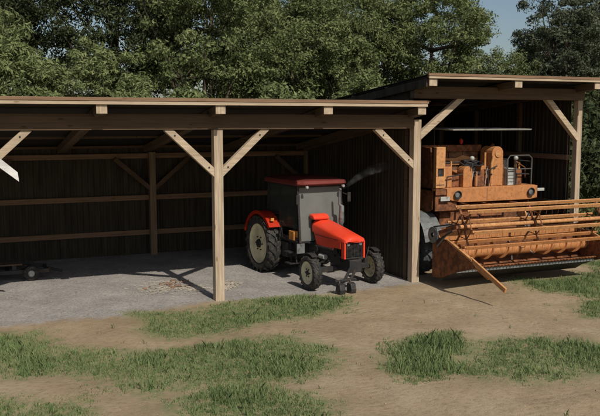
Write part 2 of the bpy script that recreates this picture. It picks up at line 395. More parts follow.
def make_pebbles():
    n = 3800; q = rng.uniform([-7, -.9], [5, 4.6], (n, 2)); d = q[:, 1]-np.interp(q[:, 0], GX, GY)
    q = q[d > rng.normal(0, .25, n)]; n = len(q); r = .006+.016*rng.random(n)**3
    t = np.array([(1, 0, 0), (-1, 0, 0), (0, 1, 0), (0, -1, 0), (0, 0, .7), (0, 0, -.7)], float)
    fc = np.array([(0, 2, 4), (2, 1, 4), (1, 3, 4), (3, 0, 4), (2, 0, 5), (1, 2, 5), (3, 1, 5), (0, 3, 5)])
    z = gheight(q[:, 0], q[:, 1])
    j = rng.uniform(.6, 1.3, (n, 6, 1)); V = np.stack([q[:, 0], q[:, 1], z+r*.3], -1)[:, None]+t[None]*r[:, None, None]*j
    Fc = (fc[None]+np.arange(n)[:, None, None]*6).reshape(-1, 3)
    return raw_mesh('pebbles', V.reshape(-1, 3), Fc, M['stone'], 3)
po = bpy.data.objects.new('gravel_pebbles', make_pebbles()); COL.objects.link(po)
tag(po, 'grey loose stones scattered over the gravel floor of the low shed', 'gravel', kind='stuff')
def make_clods():
    n = 7000; q = rng.uniform([-6, -9.2], [11, -.4], (n, 2)); n = len(q); r = .004+.022*rng.random(n)**5
    t = np.array([(1, 0, 0), (-1, 0, 0), (0, 1, 0), (0, -1, 0), (0, 0, .7), (0, 0, -.7)], float)
    fc = np.array([(0, 2, 4), (2, 1, 4), (1, 3, 4), (3, 0, 4), (2, 0, 5), (1, 2, 5), (3, 1, 5), (0, 3, 5)])
    z = gheight(q[:, 0], q[:, 1])-.004; j = rng.uniform(.5, 1.4, (n, 6, 1))
    V = np.stack([q[:, 0], q[:, 1], z], -1)[:, None]+t[None]*r[:, None, None]*j
    return raw_mesh('soil_crumbs', V.reshape(-1, 3), (fc[None]+np.arange(n)[:, None, None]*6).reshape(-1, 3), M['crumb'], 3)
co = bpy.data.objects.new('soil_crumbs', make_clods()); COL.objects.link(co)
tag(co, 'small brown crumbs and stones lying on the bare soil', 'soil', kind='stuff')
def scatter(name, spots, mat, label, cat, per=170, lens=.12):
    mb = MB()
    for (cx, cy, sx, sy) in spots:
        for i in range(per):
            x = random.gauss(cx, sx); y = random.gauss(cy, sy); a = random.uniform(0, math.pi); l = random.uniform(.3, 1)*lens
            z = float(gheight(np.array(x), np.array(y)))+random.uniform(.004, .03); t = random.uniform(-.12, .12)
            mb.beam((x, y, z), (x+math.cos(a)*l, y+math.sin(a)*l, z+t*l), .012, .006)
    return tag(mb.build(name, mat), label, cat, kind='stuff')
scatter('straw', [(-.75, 2.1, .28, .42), (-.95, 1.55, .35, .2), (-.15, 1.3, .15, .2), (.75, 1.5, .16, .16), (.5, 1.1, .1, .1)], M['straw'], 'pale loose straw strewn on the gravel beside the middle front post', 'straw', 170)
mb = MB()
for i in range(30):
    x = random.gauss(-.55, .26); y = random.gauss(2.0, .3); mb.ball((x, y, .02), random.uniform(.02, .06), 7, .6)
tag(mb.build('soil_clods', M['rustpile']), 'reddish crumbled soil lying among the straw near the post', 'soil', kind='stuff')

# ------------------------------------------------------------------ sheds
W, D = 5.128, 6.70
low = thing('timber_shed', 'long low open timber shed with pale posts, tractor parked inside', 'shed', (0, 0, 0), 'open farm sheds')
high = thing('timber_shed', 'taller open timber shed on the right housing the orange combine', 'shed', (7.7, 0, 0), 'open farm sheds')
def post(par, x, y, z1, w=.21, mat=None, lean=0, z0=-.15):
    MB().beam((x, y, z0), (x+lean, y, z1), w, w, (0, 1, 0)).build('post', mat or M['wz'], par, .008)
def brace(par, a, b, w=.15, mat=None):
    MB().beam(a, b, w, w, (0, 1, 0)).build('brace', mat or M['wx'], par, .006)
# front line, low shed
for x in (-2*W, -W, 0, W): post(low, x, 0, 3.86 if x < W else 4.08)
for x in (-2*W, -W, 0):
    for s in (-1, 1):
        brace(low, (x+s*.02, -.02, 2.84), (x+s*1.16, -.02, 3.90))
brace(low, (W-.02, -.02, 2.9), (W-1.14, -.02, 3.88))
for (x, y, z) in [(px_+s*q, -.1, zz) for px_ in (-2*W, -W, 0) for s in (-1, 1) for q, zz in ((.22, 3.03), (.98, 3.74))]+[(W-.24, -.1, 3.1), (W-.96, -.1, 3.71)]:
    MB().lathe([(0, .02), (-.012, .018), (-.016, .001)], (x, y, z), 10, 'y').build('bolt', M['dark'], low)
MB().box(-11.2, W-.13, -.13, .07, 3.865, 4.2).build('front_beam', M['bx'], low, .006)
SL = .147
def lz(y): return 4.2-SL*(y+.6)          # underside of low rafters
for x in (-10.2, -7.7, -5.15, -2.6, -.1, 2.45, 4.93):
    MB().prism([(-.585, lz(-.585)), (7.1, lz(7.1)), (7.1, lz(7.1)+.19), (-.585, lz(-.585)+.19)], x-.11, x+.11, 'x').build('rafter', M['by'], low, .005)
    MB().box(x-.108, x+.108, -.607, -.5855, lz(-.6)+.003, lz(-.6)+.187).build('rafter_end', M['wz'], low)
# purlins under the sheet
for y in (1.2, 3.1, 5.0):
    MB().box(-10.5, W-.12, y-.05, y+.05, lz(y)+.192, lz(y)+.262).build('purlin', M['by'], low)
MB().box(-11.3, 5.06, -.655, -.61, 4.385, 4.455).build('fascia_board', M['wx'], low, .006)
MB().box(-11.33, 5.08, -.67, -.60, 4.458, 4.53).build('roof_edge', M['edge'], low, .008)
def sheet(x0, x1, y0, y1, z0, sl, th, pitch=.19, amp=.018):
    mb = MB(); xs = []; x = x0
    while x < x1-1e-6:
        for d_, a in ((0, 0), (.3, 0), (.4, 1), (.9, 1), (1, 0)): xs.append((x+d_*pitch, a*amp))
        x += pitch
    xs.append((x1, 0)); top = []; n = len(xs)
    rings = []
    for y in (y0, y1):
        z = z0-sl*(y-y0); rings.append([(a, y, z+h+th) for a, h in xs]+[(a, y, z+h) for a, h in xs[::-1]])
    return mb.loft(rings)
sheet(-11.35, 5.10, -.60, 7.25, 4.505, SL, .015, .19, .01).build('roof_sheet', M['roof'], low)
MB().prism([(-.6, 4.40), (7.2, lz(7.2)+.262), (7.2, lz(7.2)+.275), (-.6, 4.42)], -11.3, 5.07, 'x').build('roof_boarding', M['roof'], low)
# back wall
def wall(par, x0, x1, y, ztop, along='x', zslope=0, z0=-.05, name='wall_cladding', pitch=.17, amp=.022):
    """vertical corrugated sheet; thickness 1 cm"""
    mb = MB(); pts = []; t = x0
    while t < x1-1e-6:
        for d_, a in ((0, 0), (.35, 0), (.5, 1), (.85, 1)): 
            if t+d_*pitch < x1: pts.append((t+d_*pitch, a*amp))
        t += pitch
    pts.append((x1, 0))
    rings = []
    for (a, h) in pts:
        zt = ztop-zslope*(a-x0)
        if along == 'x': rings.append([(a, y-h, z0), (a, y-h, zt), (a, y-h+.01, zt), (a, y-h+.01, z0)])
        else: rings.append([(y-h, a, z0), (y-h, a, zt), (y-h+.01, a, zt), (y-h+.01, a, z0)])
    return mb.loft(rings).build(name, M['corr'], par)
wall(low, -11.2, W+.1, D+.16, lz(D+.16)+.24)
MB().box(-11.1, W-.1, D+.0, D+.1, 3.24, 3.31).build('rail', M['bx'], low, .004)
for z in (3.0, 1.74, .68):
    MB().box(-11.1, W-.1, D+.03, D+.12, z-.075, z+.075).build('rail', M['edge'], low, .005)
for x in (-2*W, -W, 0, W-.02):
    post(low, x, D-.07, lz(D)-.01, .19, M['bz2'])
    for s in (-1, 1):
        if x == W-.02 and s > 0: continue
        brace(low, (x, D-.09, 1.96), (x+s*1.12, D-.09, 2.93), .13, M['bx'])
# partition between the sheds belongs to the tall one; its top follows the tall roof
HS = .09
def hz(y): return 4.875-HS*(y+.8)         # underside of tall rafters
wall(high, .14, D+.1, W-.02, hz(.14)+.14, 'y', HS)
MB().prism([(.12, 4.02), (D, 4.02-.147*(D-.12)), (D, 4.15-.147*(D-.12)), (.12, 4.15)], W-.135, W-.05, 'x').build('rail', M['by'], high, .004)
# left gable of low shed is open to the yard beyond the frame; tall shed back + right wall
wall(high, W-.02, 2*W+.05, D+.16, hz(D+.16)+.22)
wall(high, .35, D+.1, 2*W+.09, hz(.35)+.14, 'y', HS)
for z in (3.04, 1.74, .7):
    MB().box(2*W-.09, 2*W+.0, .25, D+.02, z-.07, z+.07).build('rail', M['by'] if z < 2 else M['edge'], high, .005)
    MB().box(W+.02, 2*W-.1, D+.03, D+.12, z-.07, z+.07).build('rail', M['bx'], high, .005)
post(high, W+.03, .36, 4.6, .15, M['by'])
post(high, 2*W+.02, 0, 4.6, .165)
MB().beam((2*W+.04, -.06, 4.2), (2*W+.06, -.06, 4.78), .06, .05, (0, 1, 0)).build('strut', M['wz'], high)
for y in (2.4, 4.6): post(high, 2*W-.02, y, hz(y)-.01, .13, M['by'])
post(high, 2*W-.05, D-.07, hz(D)-.01, .19, M['bz'])
brace(high, (W+.02, -.02, 3.62), (6.5, -.02, 4.68)); brace(high, (2*W, -.02, 3.55), (9.14, -.02, 4.66))
MB().box(5.0, 2*W+.12, -.13, .07, 4.6, 4.9).build('front_beam', M['bx'], high, .006)
for x in (5.10, 7.60, 10.17):
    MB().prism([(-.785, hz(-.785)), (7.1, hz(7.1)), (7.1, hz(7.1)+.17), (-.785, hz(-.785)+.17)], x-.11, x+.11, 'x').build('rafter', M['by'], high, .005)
    MB().box(x-.108, x+.108, -.807, -.7855, hz(-.8)+.003, hz(-.8)+.167).build('rafter_end', M['wz'], high)
for y in (1.2, 3.1, 5.0):
    MB().box(4.95, 2*W+.4, y-.05, y+.05, hz(y)+.172, hz(y)+.235).build('purlin', M['by'], high)
MB().box(4.96, 10.7, -.85, -.81, 5.05, 5.105).build('fascia_board', M['wx'], high, .006)
MB().box(4.94, 10.73, -.865, -.80, 5.108, 5.175).build('roof_edge', M['edge'], high, .008)
sheet(4.93, 10.75, -.8, 7.25, 5.13, HS, .015, .19, .01).build('roof_sheet', M['roof'], high)
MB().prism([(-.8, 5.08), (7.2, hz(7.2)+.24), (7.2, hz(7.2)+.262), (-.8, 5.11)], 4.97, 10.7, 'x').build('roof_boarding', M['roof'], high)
# loose board nailed to the left front post
lb = MB().add([(-5.15, -.17, 3.62), (-5.15, -.17, 3.86), (-4.22, -.17, 3.03), (-4.20, -.17, 2.84), (-5.15, -.13, 3.62), (-5.15, -.13, 3.86), (-4.22, -.13, 3.03), (-4.20, -.13, 2.84)],
    [(0, 1, 2, 3), (7, 6, 5, 4), (0, 4, 5, 1), (1, 5, 6, 2), (2, 6, 7, 3), (3, 7, 4, 0)]).build('loose_board', M['grey_wood'], None, .004)
tag(lb, 'pale grey board hanging down at a slant from the left end of the shed front', 'board')

MB().prism([(-.74, hz(-.74)-.01), (7.0, hz(7.0)-.01), (7.0, hz(7.0)+.19), (-.74, hz(-.74)+.19)], 4.945, 4.985, 'x').build('side_board', M['corr'], high)
# low dark implement in the shadow at left
tr = thing('implement_trolley', 'low dark metal implement trolley with planks in the shadow under the low roof', 'trolley', (-4.4, 4.4, 0))
f = MB().box(-5.6, -3.3, 4.0, 4.08, .18, .28).box(-5.6, -3.3, 4.72, 4.8, .18, .28)
for x in (-5.5, -4.9, -4.3, -3.75, -3.36): f.box(x-.04, x+.04, 4.081, 4.719, .19, .27)
f.build('frame', M['dark'], tr, .006)
MB().box(-5.6, -3.95, 4.02, 4.26, .40, .44).build('plank', M['bx'], tr, .004)
MB().box(-5.6, -4.1, 4.32, 4.56, .40, .44).build('plank', M['bx'], tr, .004)
for x in (-5.3, -4.15):
    MB().box(x-.05, x+.05, 4.03, 4.7, .281, .399).build('bolster', M['dark'], tr)
for x, y in ((-5.2, 3.93), (-3.75, 3.93), (-5.2, 4.87), (-3.75, 4.87)):
    w = MB().lathe([(-.05, .08), (-.05, .17), (-.03, .19), (.03, .19), (.05, .17), (.05, .08)], (x, y, .19), 20, 'y').build('wheel', M['rubber'], tr, smooth=True)
    MB().lathe([(-.04, .001), (-.055, .05), (-.04, .085), (.04, .085), (.055, .05), (.04, .001)], (x, y, .19), 16, 'y').build('hub', M['light'], w, smooth=True)
MB().tube([(-3.3, 4.4, .23), (-2.95, 4.3, .12)], .03).build('drawbar', M['dark'], tr)
MB().box(-4.95, -4.72, 3.9, 4.0, .05, .34).build('tool_box', M['grey'], tr, .01)

# ------------------------------------------------------------------ tractor (nose towards -Y)
CX = 3.2
T = thing('tractor', 'red tractor with cream wheel rims and glazed cab parked under the low shed', 'tractor', (CX, .22, 0))
def tyre(par, c, r, w, rin, lug, nlug, mat, rimmat, hubmat, side):
    """wheel: tyre + rim (+ hub). side=-1: outer face towards -x"""
    h = w/2
    prof = [(-h*.75, rin), (-h*.98, rin+.25*(r-rin)), (-h, rin+.55*(r-rin)), (-h*.86, r-.03-lug), (-h*.6, r-lug), (h*.6, r-lug), (h*.86, r-.03-lug), (h, rin+.55*(r-rin)), (h*.98, rin+.25*(r-rin)), (h*.75, rin), (-h*.75, rin)]
    wheel = MB()
    wheel.lathe(prof, c, 44, 'x')
    for k in range(nlug):
        for s in (-1, 1):
            t = 2*math.pi*(k+(0 if s < 0 else .5))/nlug; dt = 2*math.pi/nlug*.75*1.0
            def P(x, tt, rr): return Vector(c)+Vector((x, rr*math.cos(tt), rr*math.sin(tt)))
            ww = math.pi*r/nlug*.42/r; ro = r; ri = r-lug-.03
            vs = []
            for (x, tt) in ((s*h*.98, t), (s*h*.02, t+dt)):
                edge = .03 if abs(x) > h*.5 else 0
                for a in (-ww, ww):
                    vs.append(P(x, tt+a, ri-edge)); vs.append(P(x, tt+a, ro-edge))
            wheel.add(vs, [(0, 1, 3, 2), (4, 6, 7, 5), (0, 4, 5, 1), (2, 3, 7, 6), (1, 5, 7, 3), (0, 2, 6, 4)])
    wo = wheel.build('wheel', mat, par, smooth=True)
    s = side; x = s*h
    prof = [(x*.82, rin+.012), (x*.70, rin-.03), (x*.55, rin-.05), (x*.42, rin*.72), (x*.50, rin*.45), (x*.62, rin*.28), (x*.62, .001)]
    back = [(-x*.75, rin+.01), (-x*.6, rin-.04), (x*.55, rin-.055)]
    MB().lathe(prof, c, 40, 'x').lathe(back, c, 40, 'x').build('rim', rimmat, wo, smooth=True)
    hb = MB().lathe([(x*.60, rin*.24), (x*.86, rin*.2), (x*.9, rin*.12), (x*.9, .001)], c, 18, 'x')
    for k in range(6):
        t = 2*math.pi*k/6; cc = Vector(c)+Vector((0, math.cos(t)*rin*.36, math.sin(t)*rin*.36))
        hb.lathe([(x*.5, .018), (x*.74, .018), (x*.74, .001)], cc, 8, 'x')
    hb.build('hub', hubmat, wo, smooth=True)
    return wo
for s in (-1, 1):
    tyre(T, (CX+s*.82, 2.92, .77), .78, .40, .52, .05, 20, M['rubber'], M['cream'], M['dark'], s)
    tyre(T, (CX+s*.89, .22, .425), .43, .23, .265, .02, 22, M['rubber'], M['cream'], M['dark'], s)
# driveline
MB().box(CX-.24, CX+.24, 1.1, 3.3, .5, 1.0).box(CX-.7, CX+.7, 2.78, 3.06, .62, .9).tube([(CX-.75, 2.92, .77), (CX+.75, 2.92, .77)], .1).build('gearbox', M['dark'], T, .03)
en = MB().box(CX-.2, CX+.2, -.0, 1.12, .62, 1.12).box(CX-.24, CX-.2, .2, .9, .75, 1.0).box(CX+.2, CX+.25, .2, .9, .75, 1.0)
for i in range(4): en.box(CX-.27, CX-.23, .2+i*.22, .34+i*.22, .98, 1.1)
en.tube([(CX-.28, .15, .95), (CX-.28, 1.0, .92)], .035).lathe([(-.02, .001), (-.02, .09), (.07, .09), (.07, .001)], (CX-.3, .95, .85), 18, 'x')
en.build('engine', M['dark'], T, .008)
MB().tube([(CX-.27, .55, .70), (CX-.27, .8, .70)], .065, 14).build('oil_filter', M['light'], T, smooth=True)
MB().box(CX-.17, CX+.17, -.42, .5, .45, .76).build('axle_carrier', M['dark'], T, .02)
ax = MB().beam((CX-.74, .22, .47), (CX+.74, .22, .47), .1, .12)
for s in (-1, 1): ax.tube([(CX+s*.7, .22, .34), (CX+s*.7, .22, .66)], .045).tube([(CX+s*.66, .22, .425), (CX+s*.82, .22, .425)], .05).beam((CX+s*.7, .26, .62), (CX+s*.35, .5, .6), .05, .03)
ax.build('front_axle', M['dark'], T, .006)
for s in (-1, 1):    # narrow mudguards above the front wheels
    mg = MB(); rr = .49; cx = CX+s*.89
    for k in range(6):
        a0 = R(66+k*9); a1 = R(66+(k+1)*9)
        vs = [(cx+dx, .22+r_*math.cos(a), .425+r_*math.sin(a)) for a in (a0, a1) for dx in (-.08, .08) for r_ in (rr-.02, rr-.01)]
        mg.add(vs, [(0, 1, 3, 2), (4, 6, 7, 5), (0, 4, 5, 1), (2, 3, 7, 6), (1, 5, 7, 3), (0, 2, 6, 4)])
    mg.tube([(cx-s*.1, .22, .93), (cx-s*.19, .22, .6)], .015)
    mg.build('front_mudguard', M['dark'], T)
# bonnet: lofted crowned shell from nose to cab
def sec(y, w, zt, zb, cr=.07):
    pts = [(CX-w, y, zb), (CX-w, y, zt-cr-.05), (CX-w+.012, y, zt-cr-.012), (CX-w+.06, y, zt-.04), (CX-w*.5, y, zt+.01), (CX, y, zt+.02), (CX+w*.5, y, zt+.01), (CX+w-.06, y, zt-.04), (CX+w-.012, y, zt-cr-.012), (CX+w, y, zt-cr-.05), (CX+w, y, zb)]
    return pts
bn = MB().loft([sec(-.40, .23, 1.215, 1.195, .0), sec(-.395, .255, 1.245, 1.19, .02), sec(-.375, .275, 1.275, 1.185, .03), sec(-.33, .29, 1.305, 1.18, .04), sec(-.22, .295, 1.335, 1.18, .05), sec(.2, .30, 1.41, 1.2), sec(.7, .305, 1.49, 1.23), sec(1.15, .31, 1.56, 1.27)]).build('bonnet', M['red'], T, .006, True)
nose = MB()
for s in (-1, 1):
    nose.box(CX+s*.27-.022, CX+s*.27+.022, -.37, -.22, .78, 1.195)
    nose.prism([(-.2, 1.0), (.12, 1.0), (.16, .92), (.95, .97), (1.1, 1.27), (-.2, 1.19)], CX+s*.285-.012, CX+s*.285+.012, 'x')
nose.build('nose_frame', M['red'], T, .015)
MB().box(CX-.245, CX+.245, -.36, .0, .775, .812).build('nose_bar', M['dark'], T, .006)
MB().box(CX-.307, CX-.303, -.1, 1.0, 1.205, 1.215).build('panel_seam', M['dark'], T)
gr = MB().box(CX-.24, CX+.24, -.31, -.25, .815, 1.20)
for i in range(13): gr.box(CX-.238, CX+.238, -.345, -.311, .835+i*.027, .843+i*.027)
for i in range(5): gr.box(CX-.2+i*.1-.006, CX-.2+i*.1+.006, -.352, -.346, .82, 1.18)
gr.build('grille', M['dark'], T)
for s in (-1, 1):
    MB().lathe([(0, .001), (-.012, .025), (0, .045), (.035, .045)], (CX+s*.17, -.355, 1.13), 18, 'y').build('headlight', M['grey'], T, smooth=True)
MB().box(CX-.06, CX+.06, -.362, -.353, 1.165, 1.19).build('badge', M['lamp'], T)
sd = MB()
for s in (-1, 1):
    sd.box(CX+s*.262-.006, CX+s*.262+.006, .025, 1.05, .84, 1.15)
    for i in range(8): sd.box(CX+s*.272-.004, CX+s*.272+.004, .1+i*.11, .15+i*.11, .86, 1.05)
sd.build('side_grille', M['dark'], T)
MB().prism([(.98, 1.57), (1.22, 1.60), (1.22, 1.72), (1.05, 1.70), (.96, 1.64)], CX-.36, CX+.1, 'x').build('cowl', M['red'], T, .035)
# front hitch with two weights on the ground
fh = MB().beam((CX-.1, -.38, .6), (CX-.4, -.55, .33), .05, .06).beam((CX+.06, -.38, .6), (CX-.22, -.55, .33), .05, .06).beam((CX-.67, -.55, .33), (CX-.14, -.55, .33), .05, .05)
fh.beam((CX-.56, -.56, .33), (CX-.56, -.62, .2), .04, .05).beam((CX-.26, -.56, .33), (CX-.26, -.62, .2), .04, .05).build('front_hitch', M['dark'], T, .005)
for x in (CX-.56, CX-.26):
    MB().prism([(-.74, .03), (-.54, .03), (-.52, .1), (-.54, .27), (-.62, .29), (-.72, .26), (-.76, .14)], x-.075, x+.075, 'x').build('weight', M['dark'], T, .025)
# cab
cx0, cx1, cy0, cy1 = CX-.68, CX+.68, 1.26, 3.0
cf = MB()
def cpost(x, y, x2, y2, z0, z1, w=.055): cf.beam((x, y, z0), (x2, y2, z1), w, w, (0, 1, 0))
for s in (-1, 1):
    cpost(CX+s*.63, 1.2, CX+s*.63, 1.34, .98, 2.42); cpost(CX+s*.65, 2.25, CX+s*.64, 2.25, 1.1, 2.42, .05); cpost(CX+s*.62, 3.05, CX+s*.62, 2.95, 1.35, 2.42)
    cf.beam((CX+s*.64, 1.3, 1.0), (CX+s*.64, 2.2, 1.0), .05, .05).beam((CX+s*.63, 2.25, 1.62), (CX+s*.62, 3.03, 1.62), .04, .05)
    cf.beam((CX+s*.63, 1.3, 2.40), (CX+s*.62, 3.0, 2.40), .05, .06)
cf.beam((CX-.63, 1.21, 1.0), (CX-.36, 1.21, 1.0), .05, .05).beam((CX+.36, 1.21, 1.0), (CX+.63, 1.21, 1.0), .05, .05).beam((CX-.63, 1.33, 2.40), (CX+.63, 1.33, 2.40), .05, .06).beam((CX-.62, 2.95, 2.4), (CX+.62, 2.95, 2.4), .05, .06).beam((CX-.62, 3.04, 1.5), (CX+.62, 3.04, 1.5), .05, .05)
cf.build('cab_frame', M['dark'], T, .006)
MB().add([(CX-.60, 1.215, 1.02), (CX+.60, 1.215, 1.02), (CX+.60, 1.325, 2.38), (CX-.60, 1.325, 2.38), (CX-.60, 1.223, 1.02), (CX+.60, 1.223, 1.02), (CX+.60, 1.333, 2.38), (CX-.60, 1.333, 2.38)],
    [(3, 2, 1, 0), (4, 5, 6, 7), (0, 1, 5, 4), (1, 2, 6, 5), (2, 3, 7, 6), (3, 0, 4, 7)]).build('windscreen', M['screen'], T)
for s in (-1, 1):
    d = MB().box(CX+s*.635-.004, CX+s*.635+.004, 1.36, 2.22, 1.32, 2.37).build('door', M['glass'], T)
    MB().box(CX+s*.655-.012, CX+s*.655+.012, 2.08, 2.2, 1.42, 1.45).build('handle', M['dark'], d)
    MB().box(CX+s*.63-.004, CX+s*.63+.004, 2.29, 2.93, 1.66, 2.37).build('side_window', M['glass'], T)
    MB().box(CX+s*.635-.012, CX+s*.635+.012, 1.34, 2.22, 1.03, 1.10).build('door_sill', M['dark'], T)
MB().box(CX-.6, CX+.6, 2.985, 2.993, 1.55, 2.37).build('rear_window', M['glass'], T)
rf = MB()
def rsec(z, gx_, y0, y1, c=.12):
    return [(CX-gx_+c, y0, z), (CX+gx_-c, y0, z), (CX+gx_, y0+c, z), (CX+gx_, y1-c, z), (CX+gx_-c, y1, z), (CX-gx_+c, y1, z), (CX-gx_, y1-c, z), (CX-gx_, y0+c, z)]
rf.loft([rsec(2.43, .70, 1.10, 3.16), rsec(2.47, .72, 1.06, 3.18), rsec(2.55, .70, 1.10, 3.15), rsec(2.60, .54, 1.35, 2.95)]).build('cab_roof', M['roofred'], T, .01, True)
for x in (-.52, .54):
    MB().lathe([(-.03, .001), (-.032, .025), (-.02, .038), (.05, .03), (.05, .001)], (CX+x, 1.04, 2.40), 14, 'y').build('work_light', M['lamp'], T, smooth=True)
# interior
MB().box(CX-.25, CX+.25, 2.25, 2.7, 1.12, 1.28).box(CX-.25, CX+.25, 2.62, 2.76, 1.25, 1.75).build('seat', M['seat'], T, .04)
MB().box(CX-.63, CX+.63, 1.25, 3.0, .95, 1.0).build('cab_floor', M['dark'], T)
MB().box(CX-.3, CX+.3, 1.25, 1.55, 1.0, 1.55).build('dashboard', M['dark'], T, .03)
swp = [(CX+.2*math.cos(t), 1.83+.17*math.sin(t), 1.62+.1*math.sin(t)) for t in np.linspace(0, 2*math.pi, 25)]
sw = MB().tube(swp, .014, 8, False).tube([(CX, 1.5, 1.35), (CX, 1.83, 1.62)], .02)
for a in (0, 2.1, 4.2): sw.tube([(CX, 1.83, 1.62), (CX+.2*math.cos(a), 1.83+.17*math.sin(a), 1.62+.1*math.sin(a))], .01, 6)
sw.build('steering_wheel', M['dark'], T)
for s in (-1, 1):   # rear mudguards
    mg = MB(); rr = .86; wx = (.66, 1.0); N = 16
    for k in range(N):
        a0 = R(36+k*126/N); a1 = R(36+(k+1)*126/N)
        vs = [(CX+s*x, 2.92-r_*math.cos(a), .77+r_*math.sin(a)) for a in (a0, a1) for x in wx for r_ in (rr, rr+.018)]
        mg.add(vs, [(0, 1, 3, 2), (4, 6, 7, 5), (0, 4, 5, 1), (2, 3, 7, 6), (1, 5, 7, 3), (0, 2, 6, 4)])
        vs = [(CX+s*x, 2.92-r_*math.cos(a), .77+r_*math.sin(a)) for a in (a0, a1) for x in (.98, 1.0) for r_ in (rr-.06, rr+.03)]
        mg.add(vs, [(0, 1, 3, 2), (4, 6, 7, 5), (0, 4, 5, 1), (2, 3, 7, 6), (1, 5, 7, 3), (0, 2, 6, 4)])
        mg.build('rear_mudguard', M['red'], T, 0, True)
    MB().prism([(2.1, .95), (2.2, 1.35), (2.6, 1.56), (3.2, 1.56), (3.5, 1.3), (3.1, .9)], CX+s*.645-.01, CX+s*.645+.01, 'x').build('inner_guard', M['dark'], T)
    MB().box(CX+s*.88-.05, CX+s*.88+.05, 2.24, 2.28, 1.44, 1.52).build('side_lamp', M['yellow'], T, .01)
# steps, tank and box on both sides
for s in (-1, 1):
    st = MB()
    for z, y in ((.42, 1.55), (.7, 1.6)): st.box(CX+s*.68-.13, CX+s*.68+.13, y-.15, y+.15, z, z+.025)
    st.beam((CX+s*.62, 1.41, .42), (CX+s*.62, 1.45, 1.0), .03, .03).beam((CX+s*.62, 1.69, .42), (CX+s*.62, 1.73, 1.0), .03, .03)
    st.build('step', M['dark'], T)
    MB().box(CX+s*.5-.17, CX+s*.5+.17, 1.85, 2.15, .52, .93).build('fuel_tank', M['dark'], T, .04)
    MB().box(CX+s*.60-.08, CX+s*.60+.05, 1.45, 1.72, 1.02, 1.25).build('tool_box', M['yellow'], T, .01)
    MB().box(CX+s*.6-.12, CX+s*.6+.1, 1.19, 1.23, .72, .97).build('front_skirt', M['grey'], T, .005)
    m_ = MB().tube([(CX+s*.66, 1.25, 2.2), (CX+s*.74, 1.1, 2.15)], .012).build('mirror_arm', M['dark'], T)
    MB().box(CX+s*.75-.05, CX+s*.75+.05, 1.08, 1.10, 1.98, 2.22).build('mirror', M['dark'], m_, .01)
MB().tube([(CX+.42, .93, 1.42), (CX+.42, .93, 1.5), (CX+.43, .93, 1.9), (CX+.36, .93, 1.95), (CX+.36, .93, 2.28), (CX+.36, .88, 2.34)], [.04, .075, .06, .032, .03, .03], 14).build('exhaust_pipe', M['grey'], T, 0, True)
T.rotation_euler.z = R(5.5); T.location.x += .02
# exhaust smoke: a thin drifting streak
sp = [(CX+.37, .88, 2.36), (CX+.55, .9, 2.46), (CX+.85, .95, 2.63), (CX+1.2, 1.0, 2.78), (CX+1.6, 1.05, 2.86), (CX+1.95, 1.1, 2.88)]
sm = MB().tube(sp, [.03, .06, .09, .12, .13, .06], 14)
m, nt, b = newmat('exhaust_smoke'); nt.nodes.remove(b); pv = nt.nodes.new('ShaderNodeVolumePrincipled')
pv.inputs['Color'].default_value = (.75, .72, .68, 1); n = noise(nt, 5, 3, .6, mapping(nt, (1, 1, 1)))
r = ramp(nt, [(.38, (0, 0, 0)), (.75, (1, 1, 1))]); nt.links.new(n.outputs[0], r.inputs[0])
mu = nt.nodes.new('ShaderNodeMath'); mu.operation = 'MULTIPLY'; mu.inputs[1].default_value = 1.5; nt.links.new(r.outputs[0], mu.inputs[0]); nt.links.new(mu.outputs[0], pv.inputs['Density'])
nt.links.new(pv.outputs[0], nt.nodes['Material Output'].inputs['Volume'])
tag(sm.build('smoke', m, None, 0, True), 'faint thin streak of smoke drifting from the tractor exhaust', 'smoke', kind='stuff')

# ------------------------------------------------------------------ combine harvester (nose towards -Y)
K = thing('combine_harvester', 'rusty orange cabless combine harvester with a wide reel under the tall shed', 'combine', (7.5, 1.5, 0))
O, OL, RU = M['orange'], M['orange_lt'], M['rust']
BX0, BX1 = 5.92, 9.05
# threshing body behind
MB().prism([(.55, 1.05), (.55, 1.85), (.95, 1.9), (.95, 2.3), (5.6, 2.3), (6.1, 1.9), (6.3, 1.2), (5.4, .8), (1.5, .7)], BX0+.32, BX1-.3, 'x').build('body', RU, K, .02)
sp_ = MB().prism([(.42, 1.75), (.42, 2.3), (.55, 3.36), (3.6, 3.36), (4.6, 2.7), (5.6, 2.3), (5.6, 1.5), (1.2, 1.5)], BX0, BX0+.05, 'x')
sp_.build('side_panel', RU, K, .01)
MB().prism([(.42, 1.75), (.42, 2.1), (1.9, 2.2), (4.6, 2.5), (5.6, 2.3), (5.6, 1.5), (1.2, 1.5)], BX1-.05, BX1, 'x').build('side_panel', RU, K, .01)
# tank
tk = MB().box(BX0+.06, 7.86, 1.15, 3.4, 2.32, 3.33).build('grain_tank', M['tank'], K, .02)
MB().box(BX0+.055, 7.9, 1.07, 1.145, 3.22, 3.40).build('tank_rim', RU, tk, .01)
MB().box(6.5, 7.8, 1.10, 1.145, 2.98, 3.04).build('tank_rib', OL, tk, .005)
rb = MB()
for x in (6.45, 6.9, 7.35): rb.box(x-.02, x+.02, 1.12, 1.148, 2.45, 3.2)
rb.build('tank_rib', M['tank'], tk, .004)
MB().lathe([(0, .02), (.04, .05), (.1, .055), (.15, .02), (.16, .001)], (7.25, 1.1, 3.42), 14, 'z').build('warning_lamp', M['redlamp'], tk, smooth=True)
